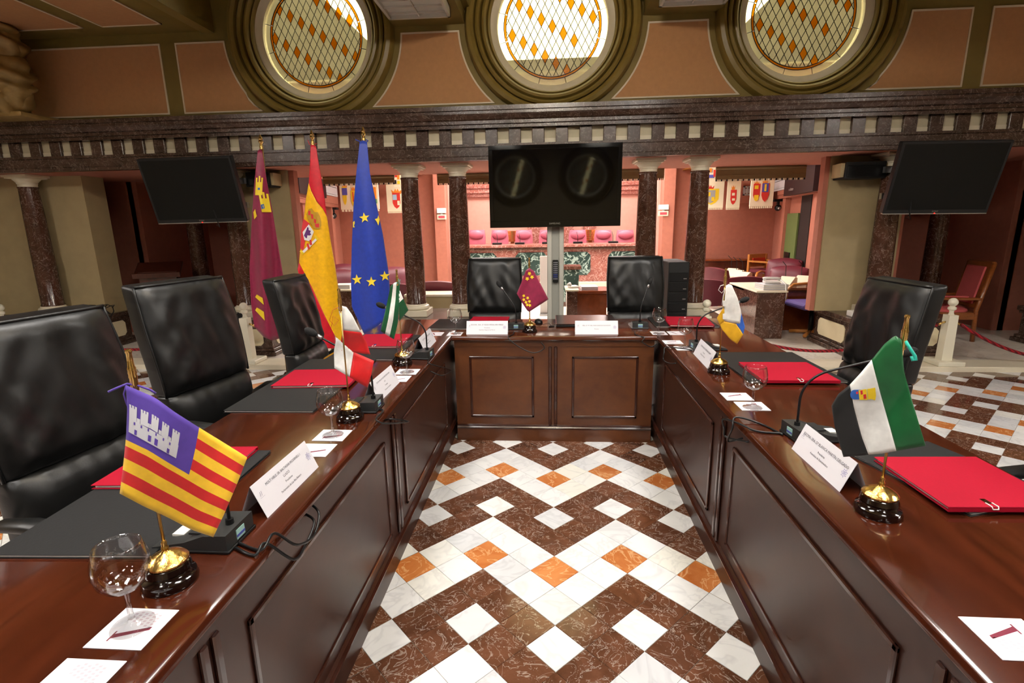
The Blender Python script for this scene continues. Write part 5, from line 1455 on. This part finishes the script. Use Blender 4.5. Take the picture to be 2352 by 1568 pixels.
def high_chair():
    o = empty('presidential_chair'); Wc = .42
    def f(u, v_): x = 2*u-1; return (x*Wc/2*(1-.12*max(0, v_-.8)/.2), .0-.05*(1-x**4)*(1-abs(2*v_-1)**6)+.08*v_, .45+.85*v_)
    def b(u, v_): x = 2*u-1; return (x*Wc/2*(1-.12*max(0, v_-.8)/.2), .06+.08*v_, .45+.85*v_)
    cushion_shell(f, b, 10, 14).build('backrest', m_pinkl, o, smooth=math.radians(50), weld=1e-4)
    MB().ball((0, .0, 1.18), (Wc*.42, .085, .11), 16, 10).build('headrest', m_pinkl, o, smooth=True)
    MB().box(-.22, .22, -.42, .06, .40, .52, .03).build('seat', m_pinkl, o); MB().box(-.05, .05, -.25, -.15, 0, .40).build('pedestal', m_black, o)
    return o
hc = high_chair(); words = ['leftmost', 'second from the left', 'third from the left', 'half hidden by the television stand, left', 'just right of the television stand', 'second from the right', 'rightmost']
for k, px in enumerate((1094, 1147, 1203, 1258, 1327, 1386, 1437)):
    o = hc if k == 0 else copy_tree(hc); p = onY(px, 540, 11.1); zt = onY(px, 528, 11.1).z
    o.location = (p.x, 11.1, .048); o.scale = (1.04, 1, (zt-.048)/1.30); tag(o, 'pink leather high chair behind the marble bench, '+words[k], 'chair', 'pink chairs behind the bench')
for k, px in enumerate((1142, 1194, 1256, 1327, 1408)):
    p = onY(px, 558, YD+.3); o = empty('bench_microphone', (p.x, YD+.3, bz1), 0, 'small black microphone on the marble bench, number %d from the left' % (k+1) if 0 else ['small black microphone at the left of the marble bench', 'small black microphone before the third pink chair', 'small black microphone beside the television stand on the bench', 'small black microphone before the fifth pink chair', 'small black microphone at the right of the marble bench'][k], 'microphone', 'bench microphones')
    MB().box(-.11, .11, -.08, .08, 0, .045, .008).build('base', m_black, o); MB().tube([(0, .04, .04), (0, .05, .16), (-.02, .1, .26)], .006, 6).build('gooseneck', m_black, o, smooth=True)
for k, px in enumerate((1177, 1355)):
    p = onY(px, 548, 11.9); o = empty('brass_ornament', (p.x, 11.9, .048), 0, ['brass ornament between the second and third pink chairs', 'brass ornament between the fifth and sixth pink chairs'][k], 'ornament')
    for i in range(5): MB().lathe([(.0, 0), (.17-.02*(i % 2), 0), (.17-.02*(i % 2), .05), (.0, .05)], 18, (0, 0, 1.0+i*.055)).build('ring', m_gold, o)
    MB().box(-.05, .05, -.05, .05, 0, 1.0).build('stem', m_oldbrass, o)

# ------------------------------------------------------------------ chamber seats
def make_seat():
    o = empty('chamber_armchair')
    def f(u, v_): x = 2*u-1; return (x*.30*(1-.1*v_), .02-.09*(1-x**4)*(1-abs(2*v_-1)**5)+.12*v_+.05*x*x*-1, .35+.52*v_-.05*x*x*v_)
    def b(u, v_): x = 2*u-1; return (x*.31*(1-.1*v_), .12+.13*v_-.07*x*x, .33+.54*v_-.05*x*x*v_)
    cushion_shell(f, b, 14, 12).build('backrest', m_burg, o, smooth=math.radians(55), weld=1e-4)
    MB().box(-.29, .29, -.48, .06, .30, .44, .05).build('seat', m_burg, o)
    for s_ in (-1, 1):
        a = MB().tube([(s_*.31, .08, .58), (s_*.34, -.05, .61), (s_*.34, -.3, .60), (s_*.33, -.42, .52), (s_*.32, -.42, .36)], .022, 8).build('armrest', m_awood, o, smooth=True)
    MB().tube([(0, -.2, .08), (0, -.2, .3)], .035, 8).build('pedestal', m_black, o, smooth=True)
    for k in range(4):
        a = PI/4+PI/2*k; MB().tube([(0, -.2, .07), (.28*math.cos(a), -.2+.28*math.sin(a), .04)], [.03, .02], 7).build('leg', m_awood, o, smooth=True)
    return o
cs0 = make_seat(); used = [0]
def seat(px, py, Y, rz, label, s_=1.0):
    o = cs0 if not used[0] else copy_tree(cs0); used[0] = 1; p = onY(px, py, Y)
    o.location = (p.x, Y, .048); o.rotation_euler.z = rz; o.scale = (s_, s_, (p.z-.048)/.87); tag(o, label, 'armchair', 'burgundy chamber armchairs')
seat(1612, 638, 5.75, PI-.1, 'burgundy armchair turned away beside the right column pair')
seat(1722, 632, 5.95, PI-.35, 'burgundy armchair turned away behind the marble desk end', 1.0)
seat(1650, 612, 6.8, PI/2+.6, 'burgundy armchair turned sideways just right of the column')
seat(1800, 594, 7.5, -.6, 'burgundy armchair with wooden arms facing us on the right, rear')
seat(1810, 612, 6.8, -.6, 'burgundy armchair facing us on the right, front')
seat(907, 614, 7.0, .5, 'burgundy armchair left of the column beside the blue flag')
seat(914, 648, 5.95, PI, 'burgundy armchair turned away at the blue flag')
seat(1008, 642, 5.4, PI, 'burgundy armchair turned away between the left column pair', 1.15)
seat(797, 607, 6.6, .7, 'burgundy armchair seen between the yellow and the blue flag')
seat(783, 620, 5.9, .7, 'burgundy armchair in front, between the yellow and the blue flag')
seat(1392, 655, 5.9, PI+.4, 'burgundy armchair at the small desk behind the right head chair')

# ------------------------------------------------------------------ desks of the chamber
def desk(x0, x1, y0, y1, zt, label, endx=None, yt=0.0):
    o = empty('chamber_desk', ((x0+x1)/2, y0, .048), 0, label, 'desk', 'chamber desks'); cx = (x0+x1)/2; t = zt-.048
    MB().box(x0-cx, x1-cx, yt, y1-y0, t-.035, t, .006).build('desktop', m_lwood, o)
    MB().box(x0-cx+.03, x1-cx-.03, yt+.08, yt+.11, 0, t-.035).build('front_panel', m_lwood, o)
    e = MB(); e.box(endx[0]-cx, endx[1]-cx, -.02, y1-y0-.05, 0, t-.0, .006); e.build('marble_end', m_colm, o)
    MB().box(endx[0]-cx-.02, endx[1]-cx+.02, -.04, y1-y0-.03, t, t+.02, .004).build('end_cap', m_ivory, o)
    return o
p, q = onZ(1735, 780, .05), onZ(1800, 780, .05); zt = onY(1765, 672, 4.5).z
desk(p.x, 3.75, 4.52, 5.5, zt, 'wooden chamber desk with a brown marble end behind the right rope', (p.x, q.x), .43)
p = onY(1310, 660, 4.9); z2 = onY(1345, 668, 4.9).z
desk(onY(1302, 690, 4.9).x, onY(1400, 690, 4.9).x, 4.9, 5.4, z2, 'small wooden desk with papers right of the television stand', (onY(1302, 690, 4.9).x, onY(1326, 690, 4.9).x))
p = onY(790, 668, 5.0); zl = p.z
desk(p.x-.35, p.x+.16, 5.0, 5.5, p.z, 'chamber desk with marble end seen between the yellow and the blue flag', (p.x-.13, p.x+.16))
def papers(px, py, Y, w2, n, label, z):
    p = onY(px, py, Y); p.z = z; o = empty('paper_stack', (p.x, Y, p.z), .05, label, 'papers', 'paper stacks')
    for k in range(n): MB().box(-w2, w2, -.13, .13, k*.014, k*.014+.011).build('sheaf', m_paper if k % 2 == 0 else m_folderin, o)
    return o, n*.014, p
o, t, p = papers(1770, 668, 4.72, .15, 5, 'stack of white papers on the marble desk end', zt+.021)
ph = empty('telephone', (p.x, 4.72, p.z+t+.001), -.2, 'white telephone on the paper stack behind the right rope', 'telephone')
MB().box(-.09, .09, -.09, .09, 0, .03, .008).build('body', m_whitep, ph); MB().tube([(-.1, 0, .05), (-.06, 0, .062), (.06, 0, .062), (.1, 0, .05)], [.024, .016, .016, .024], 8).build('handset', m_whitep, ph, smooth=True)
MB().tube([(.1, -.02, .04), (.14, -.13, .0), (.145, -.16, -.12), (.14, -.16, -.2)], .012, 6).build('cord', m_whitep, ph, smooth=True)
papers(792, 668, 5.2, .12, 4, 'stack of white papers between the yellow and the blue flag', zl+.021)
papers(1352, 668, 5.15, .11, 3, 'papers on the small desk right of the television stand', z2+.001)
p = onY(1322, 668, 5.05); ph = empty('telephone', (p.x-.03, 5.1, z2+.021), .3, 'white telephone on the small desk by the television stand', 'telephone')
MB().box(-.06, .06, -.07, .07, 0, .03, .008).build('body', m_whitep, ph); MB().tube([(-.05, -.03, .04), (-.05, 0, .06), (-.05, .06, .04)], .018, 8).build('handset', m_whitep, ph, smooth=True)
m_beige = plain('beige_unit', (226, 214, 188), .5)
def unit(px, py, Y, rz, label, s_=1.0, z=None):
    p = onY(px, py, Y); p.z = z or p.z; o = empty('conference_unit', (p.x, Y, p.z), rz, label, 'conference unit', 'beige conference units'); o.scale = (s_,)*3
    MB().prism([(-.12, 0), (.10, 0), (.10, .10), (.04, .12), (-.12, .03)], .09, 'x', -.09).build('housing', m_beige, o)
    MB().box(-.085, .085, .10, .115, .0, .10).build('rear_cover', m_black, o)
    MB().tube([(-.05, .06, .1), (-.05, .05, .26), (-.07, -.02, .32)], .005, 6).build('gooseneck', m_black, o, smooth=True)
zt_ = zt
unit(1806, 662, 5.2, -.8, 'beige conference unit beside the telephone', 1.0, zt+.001); unit(1843, 657, 5.3, -.8, 'beige conference unit in the middle of the right chamber desk', 1.0, zt+.001)
unit(1892, 655, 5.36, -.8, 'beige conference unit at the rose wall end of the chamber desk', 1.0, zt+.001)
r_ = empty('chamber_desk', (onY(1692, 640, 8.0).x, 8.0, .048), -1.3, 'curved row desk carrying three beige conference units', 'desk', 'chamber desks')
zz = onY(1692, 638, 8.0).z-.048
MB().box(-.55, .55, -.25, .25, zz-.04, zz, .008).build('desktop', m_lwood, r_); MB().box(-.5, .5, .12, .16, 0, zz-.04).build('front_panel', m_lwood, r_)
for k, (a, Yu) in enumerate(((1680, 8.38), (1692, 8.0), (1706, 7.62))): unit(a, proj((onY(a, 640, Yu).x, Yu, zz+.048))[1], Yu, -.9, ['beige conference unit on the row desk, left', 'beige conference unit on the row desk, middle', 'beige conference unit on the row desk, right'][k], 1.2, zz+.049)
# wooden side desk against the far wall, lecterns
p = onY(1670, 600, 9.2); o = empty('side_cabinet', (p.x, 9.3, .048), 0, 'brown wooden cabinet against the far right chamber wall', 'cabinet')
MB().box(-.45, .45, 0, .4, 0, p.z-.048, .01).build('body', m_ldk, o); MB().box(-.48, .48, -.03, .43, p.z-.048, p.z-.01, .006).build('top', m_lwood, o)
MB().box(-.42, -.01, -.008, 0, .1, p.z-.15).build('door', m_ldk, o); MB().box(.01, .42, -.008, 0, .1, p.z-.15).build('door', m_ldk, o)
p = onY(1309, 612, 7.2); o = empty('lectern', (p.x, 7.2, .048), 0, 'dark green marble lectern right of the television stand', 'lectern')
MB().box(-.16, .16, 0, .35, 0, p.z-.1, .01).build('body', m_green, o); MB().box(-.2, .2, -.04, .4, p.z-.1, p.z-.04, .01).build('top', m_colm, o); MB().box(-.2, .2, -.03, .38, 0, .08).build('base', m_colm, o)
p, q = onY(1240, 588, 6.3), onY(1264, 588, 6.3); o = empty('screen_panel', ((p.x+q.x)/2, 6.3, .048), 0, 'narrow white upright panel left of the television stand', 'panel')
MB().box(-(q.x-p.x)/2, (q.x-p.x)/2, 0, .03, .03, p.z-.048, .004).build('sheet', m_whitep, o); MB().box(-(q.x-p.x)/2, (q.x-p.x)/2, -.1, .13, 0, .03).build('foot', m_steel, o)
p, q = onY(979, 676, 4.72), onY(1040, 676, 4.72); o = empty('stone_bench', ((p.x+q.x)/2, 4.72, .048), 0, 'cream stone block behind the left column pair', 'bench')
MB().box(-(q.x-p.x)/2-.3, (q.x-p.x)/2+.1, 0, .35, 0, p.z-.048-.03).build('block', m_stone, o); MB().box(-(q.x-p.x)/2-.3, (q.x-p.x)/2+.12, -.02, .37, p.z-.078, p.z-.048, .004).build('slab', m_ivory, o)
# wooden red chair at the far right wall and office chair at the desk
p = onY(1745, 583, 9.2); o = empty('red_wooden_chair', (p.x, 9.2, .048), .5, 'honey wood chair with a red back panel in the chamber', 'chair')
H_ = p.z-.048
for x in (-.24, .24):
    MB().box(x-.025, x+.025, .02, .07, 0, H_, .005).build('leg', m_awood, o); MB().box(x-.025, x+.025, -.45, -.40, 0, .62, .005).build('leg', m_awood, o); MB().box(x-.03, x+.03, -.45, .04, .60, .635, .006).build('armrest', m_awood, o)
MB().box(-.24, .24, .03, .06, .5, H_).build('back_frame', m_awood, o); MB().box(-.17, .17, .0, .03, .58, H_-.08).build('back_pad', plain('red_pad', (196, 54, 30), .7), o); MB().box(-.24, .24, -.44, .05, .38, .46, .02).build('seat', m_burg, o)
p = onY(1872, 668, 4.3); o = empty('desk_chair', (3.28, 4.70, .048), PI/2+.1, 'chair with a bent wooden arm and violet seat at the chamber desk', 'chair')
MB().box(-.24, .24, -.25, .25, .36, .44, .03).build('seat', plain('violet_seat', (104, 84, 150), .8), o)
for s_ in (-1, 1): MB().tube([(s_*.26, .2, .40), (s_*.27, .2, .55), (s_*.27, .12, .62), (s_*.27, -.05, .63), (s_*.27, -.2, .60), (s_*.27, -.24, .5), (s_*.26, -.24, .40)], .018, 8).build('armrest', m_awood, o, smooth=True)
MB().tube([(0, 0, .06), (0, 0, .37)], .03, 8).build('pedestal', m_black, o, smooth=True)
for k in range(4): a = PI/4+PI/2*k; MB().tube([(0, 0, .06), (.24*math.cos(a), .24*math.sin(a), .03)], .022, 7).build('leg', m_awood, o, smooth=True)

# ------------------------------------------------------------------ blinds with fringe
m_blind = plain('blind_cloth', (150, 130, 92), .85, var=.06, nscale=20)
m_fr1 = plain('fringe_dark', (40, 36, 34), .9); m_fr2 = plain('fringe_pale', (226, 216, 186), .9)
def blind(x0, x1, ytop, ybot, Y, label):
    p, q = onY(x0, ytop, Y), onY(x1, ybot, Y); zm = onY((x0+x1)/2, ybot, Y).z
    o = empty('fringed_blind', ((p.x+q.x)/2, Y, zm), 0, label, 'blind', 'fringed roller blinds'); a = (q.x-p.x)/2; h_ = Z_SOF-zm
    b = MB(); b.box(-a, a, 0, .012, 0, h_); b.box(-a, a, -.006, 0, h_*.28, h_*.34); b.build('cloth', m_blind, o); MB().tube([(-a, .012, h_-.02), (a, .012, h_-.02)], .02, 10).build('roller', m_stone, o, smooth=True)
    n = int(2*a/.022); f = MB()
    for k in range(n):
        f.mi = k % 3 == 0; x = -a+(k+.5)*2*a/n; f.box(x-.008, x+.008, .002, .010, -.022, 0)
    g = f.build('fringe', [m_fr2, m_fr1], o); g['kind'] = 'stuff'
blind(740, 906, 398, 421, 4.96, 'beige fringed blind above the yellow and blue flags')
blind(1003, 1525, 388, 415, 4.96, 'beige fringed blind behind the middle television')
blind(1645, 1850, 388, 410, 4.96, 'beige fringed blind above the right chamber desks')

# ------------------------------------------------------------------ things on the chamber walls
m_cream = plain('banner_cream', (246, 238, 206), .8)
b_or = plain('banner_orange', (230, 140, 40), .8); b_rd = plain('banner_red', (206, 50, 40), .8); b_gr = plain('banner_grey', (160, 160, 160), .8); b_bl = plain('banner_blue', (86, 84, 170), .8); b_gn = plain('banner_green', (90, 150, 110), .8)
def banner(x0, x1, y0, y1, Y, label, marks, held):
    """cream hanging with a painted shield; marks: (kind, x, y, w, h, material) in pixels; held: depth of the wall or bar it hangs from"""
    p, q = onY(x0, y0, Y), onY(x1, y1, Y)
    o = empty('heraldic_banner', ((p.x+q.x)/2, Y, q.z), 0, label, 'banner', 'heraldic banners'); a = (q.x-p.x)/2; h_ = p.z-q.z
    MB().box(-a, a, -.01, .01, 0, h_+.12, .003).build('cloth', m_cream, o)
    MB().box(-a-.02, a+.02, -.015, held-Y, h_+.10, h_+.13).build('hanging_bar', m_awood, o)
    n = 12; f = MB()
    for k in range(n): f.box(-a+2*a*(k+.2)/n, -a+2*a*(k+.8)/n, -.006, .006, -.035, 0)
    g = f.build('fringe', m_cream, o); g['kind'] = 'stuff'
    for k, (kind, x, y, w2, h2, m) in enumerate(marks):
        c = onY(x, y, Y); e = onY(x+w2/2, y+h2/2, Y); rx, rz_ = abs(e.x-c.x), abs(e.z-c.z); X, Z = c.x-o.location.x, c.z-q.z
        if kind == 's': poly = [(X-rx, Z+rz_), (X-rx, Z-rz_*.3)]+[(X+rx*math.cos(t), Z-rz_*.3-rz_*.7*math.sin(-t)*-1) for t in []]+[(X-rx*.6, Z-rz_*.75), (X, Z-rz_), (X+rx*.6, Z-rz_*.75), (X+rx, Z-rz_*.3), (X+rx, Z+rz_)]
        elif kind == 'c': poly = [(X-rx*.8, Z-rz_), (X+rx*.8, Z-rz_), (X+rx, Z+rz_), (X+rx*.5, Z), (X+rx*.2, Z+rz_*1.3), (X, Z+.2*rz_), (X-rx*.2, Z+rz_*1.3), (X-rx*.5, Z), (X-rx, Z+rz_)]
        else: poly = [(X-rx, Z-rz_), (X+rx, Z-rz_), (X+rx, Z+rz_), (X-rx, Z+rz_)]
        MB().prism(poly[::-1], -.012-.002*k, 'y', -.0105).build({'s': 'shield', 'c': 'crown'}.get(kind, 'quarter'), m, o)
banner(1618, 1660, 412, 477, 8.9, 'cream banner with a crowned grey shield and yellow mantling, next to the column', [('c', 1630, 431, 20, 9, b_rd), ('s', 1634, 452, 30, 36, s_gold), ('s', 1632, 452, 18, 30, b_gr), ('q', 1628, 446, 6, 9, s_gold), ('q', 1637, 457, 6, 9, s_gold)], YB)
banner(1672, 1698, 412, 477, 8.9, 'narrow cream banner with a slim red shield', [('c', 1684, 431, 8, 9, b_or), ('s', 1684, 453, 11, 34, b_rd), ('q', 1684, 446, 6, 6, m_cream), ('q', 1684, 458, 6, 5, m_cream)], YB)
banner(1726, 1774, 408, 473, 7.6, 'bright cream banner with two shields before the gallery', [('c', 1738, 420, 11, 7, b_or), ('s', 1737, 442, 12, 40, b_rd), ('q', 1737, 430, 8, 8, s_gold), ('s', 1736, 455, 9, 14, s_gold), ('c', 1757, 418, 12, 6, b_or), ('s', 1757, 442, 13, 42, b_rd), ('q', 1757, 431, 13, 20, b_bl), ('q', 1757, 431, 3, 16, s_gold)], 7.75)
banner(1622, 1643, 384, 411, 8.2, 'small upper banner with quartered arms beside the right blind', [('q', 1632, 392, 10, 9, b_gr), ('q', 1632, 391, 5, 9, b_or), ('q', 1633, 405, 14, 7, b_bl), ('q', 1641, 398, 4, 16, b_rd)], YB)
banner(779, 872, 425, 480, 7.4, 'wide cream banner with three shields behind the blue flag', [('c', 792, 428, 12, 6, b_or), ('s', 792, 450, 13, 42, s_gold), ('q', 792, 440, 13, 16, b_bl), ('c', 812, 434, 10, 8, b_or), ('s', 812, 456, 12, 36, s_gold), ('q', 812, 452, 4, 22, b_rd), ('s', 862, 452, 10, 44, b_or), ('q', 863, 462, 8, 10, b_gn)], 7.55)
banner(886, 924, 420, 485, 8.9, 'cream banner with a crowned quartered shield beside the left column', [('c', 911, 440, 26, 10, b_or), ('s', 911, 461, 20, 36, b_rd), ('q', 907, 453, 10, 12, plain('banner_sky', (170, 200, 226), .8)), ('q', 916, 466, 6, 10, m_cream)], YB)
banner(903, 922, 396, 424, 8.2, 'small upper banner with orange and black arms left of the column pair', [('q', 909, 402, 7, 10, b_rd), ('q', 915, 406, 6, 12, b_or), ('q', 907, 418, 8, 9, m_black), ('q', 916, 419, 6, 7, s_gold)], YB)
def onwall(s_, x, y, d_=.16): a, u, n, L_ = WN[s_]; return onP(x, y, a+n*d_, n)
def wallbox(s_, name, x0, x1, ytop, ybot, m, label, cat, th=.03, d_=.16, grp=None, slats=0):
    a, u, n, L_ = WN[s_]; xm = (x0+x1)/2; p = onwall(s_, xm, (ytop+ybot)/2, d_); hw = (onwall(s_, x0, (ytop+ybot)/2, d_)-onwall(s_, x1, (ytop+ybot)/2, d_)).length/2
    hz = (onwall(s_, xm, ytop, d_).z-onwall(s_, xm, ybot, d_).z)/2
    o = empty(name, p, 0, label, cat, grp); rt = -u if s_ > 0 else u
    if s_ > 0: rt = -u
    Mx = basis((0, 0, 0), rt, V((0, 0, 1)), n)
    def B(nm, a_, m_): mb = MB(); mb.M = Mx; mb.box(*a_); return mb.build(nm, m_, o)
    if slats:
        B('frame', (-hw, hw, hz-.03, hz, 0, th), m); B('frame', (-hw, hw, -hz, -hz+.03, 0, th), m); B('frame', (-hw, -hw+.03, -hz+.03, hz-.03, 0, th), m); B('frame', (hw-.03, hw, -hz+.03, hz-.03, 0, th), m)
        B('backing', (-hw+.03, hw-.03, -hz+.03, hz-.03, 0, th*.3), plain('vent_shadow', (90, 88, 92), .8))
        for k in range(slats): z = -hz+.04+(2*hz-.08)*(k+.5)/slats; B('slat', (-hw+.03, hw-.03, z-.010, z+.006, th*.3, th*.8), m)
    else: B('body', (-hw, hw, -hz, hz, 0, th), m)
    return o, Mx, hw, hz
m_vent = plain('vent_grey', (206, 204, 208), .5)
q0, q1 = onY(1706, 449, YB-.125), onY(1727, 427, YB-.125); o = empty('air_vent', ((q0.x+q1.x)/2, YB-.12, q0.z), 0, 'small grey air vent left of the bright two-shield banner', 'air vent', 'air vents')
w2, h_ = (q1.x-q0.x)/2, q1.z-q0.z
for a in ((-w2, w2, 0, .03), (-w2, w2, h_-.03, h_), (-w2, -w2+.03, 0, h_), (w2-.03, w2, 0, h_), (-.012, .012, 0, h_)): MB().box(a[0], a[1], -.03, 0, a[2], a[3]).build('frame', m_vent, o)
for k in range(5): z = .05+(h_-.1)*(k+.5)/5; MB().box(-w2+.03, w2-.03, -.02, 0, z-.010, z+.006).build('slat', m_vent, o)
wallbox(1, 'air_vent', 1781, 1814, 410, 436, m_vent, 'grey air vent between the two-shield banner and the dark display', 'air vent', .03, .165, 'air vents', 9)
wallbox(1, 'air_vent', 1899, 1930, 384, 414, m_vent, 'grey air vent at the right end of the gallery', 'air vent', .03, .165, 'air vents', 9)
wallbox(-1, 'air_vent', 645, 664, 404, 433, m_vent, 'grey air vent left of the dark display on the left gallery', 'air vent', .03, .165, 'air vents', 8)
wallbox(-1, 'air_vent', 742, 772, 424, 449, m_vent, 'grey air vent just right of the red and yellow flag', 'air vent', .03, .165, 'air vents', 8)
m_disp = plain('display_dark', (34, 24, 30), .4)
o, Mx, hw, hz = wallbox(1, 'voting_display', 1814, 1882, 384, 444, m_disp, 'dark voting display on the right gallery', 'display', .10, .165)
text('display_text', 'en blanco', .075, m_whitep, Mx @ Matrix.Translation((-hw*.45, -hz*.55, .101)), o)
o, Mx, hw, hz = wallbox(-1, 'voting_display', 676, 738, 405, 449, m_disp, 'dark voting display beside the red and yellow flag', 'display', .10, .165)
text('display_text', 'abstención', .08, m_whitep, Mx @ Matrix.Translation((hw*.1, hz*.45, .101)), o); text('display_text', 'en blanco', .08, m_whitep, Mx @ Matrix.Translation((hw*.05, -hz*.4, .101)), o)
# emergency lights on the inner piers
m_red = plain('sign_red', (220, 70, 80), .5)
for px, pyt, lb in ((1014, 478, 'white emergency light with a red sign left of the bench'), (1524, 470, 'white emergency light with a red sign right of the bench')):
    Ye = YB-.38; a, b_, c = onY(px-11, pyt, Ye), onY(px+11, pyt+26, Ye), onY(px, pyt+13, Ye)
    o = empty('emergency_light', (c.x, Ye+.03, b_.z), 0, lb, 'emergency light', 'emergency lights'); w2, h_ = (b_.x-a.x)/2, a.z-b_.z
    MB().box(-w2, w2, -.05, 0, h_*.55, h_, .008).build('lamp', m_whitep, o); MB().box(-w2, w2, -.04, 0, 0, h_*.45, .008).build('box', m_beige, o); MB().box(-w2*.7, w2*.7, -.043, -.04, h_*.12, h_*.34).build('sign_face', m_red, o); MB().box(-.02, .02, -.02, 0, h_*.45, h_*.55).build('lead', m_whitep, o)
# green door leaf, cameras
o, Mx, hw, hz = wallbox(1, 'door_2', 1797, 1826, 489, 700, plain('green_leaf', (96, 112, 62), .6), 'olive green door leaf in the right chamber wall', None, .03, .015); o['kind'] = 'structure'
mb = MB(); mb.M = Mx; mb.box(-hw*.4, hw*.4, -.02, .13, .03, .05); mb.build('door_plate', m_black, o)
for s_, px, py, lb in ((1, 1787, 470, 'black camera hanging under the right gallery'), (-1, 765, 478, 'black camera hanging under the left gallery')):
    p = onwall(s_, px, py, .10); o = empty('camera_dome', (p.x, p.y, 1.90), 0, lb, 'camera', 'gallery cameras')
    MB().box(-.10, .10, -.06, .06, -.05, 0, .01).build('mount', m_black, o); MB().tube([(0, 0, -.05), (0, 0, -.12)], .03, 8).build('neck', m_black, o); MB().ball((0, -.01, -.17), .065, 14, 9).build('head', m_black, o, smooth=True); MB().tube([(0, -.06, -.18), (0, -.09, -.185)], .03, 10).build('lens', m_steel, o, smooth=True)
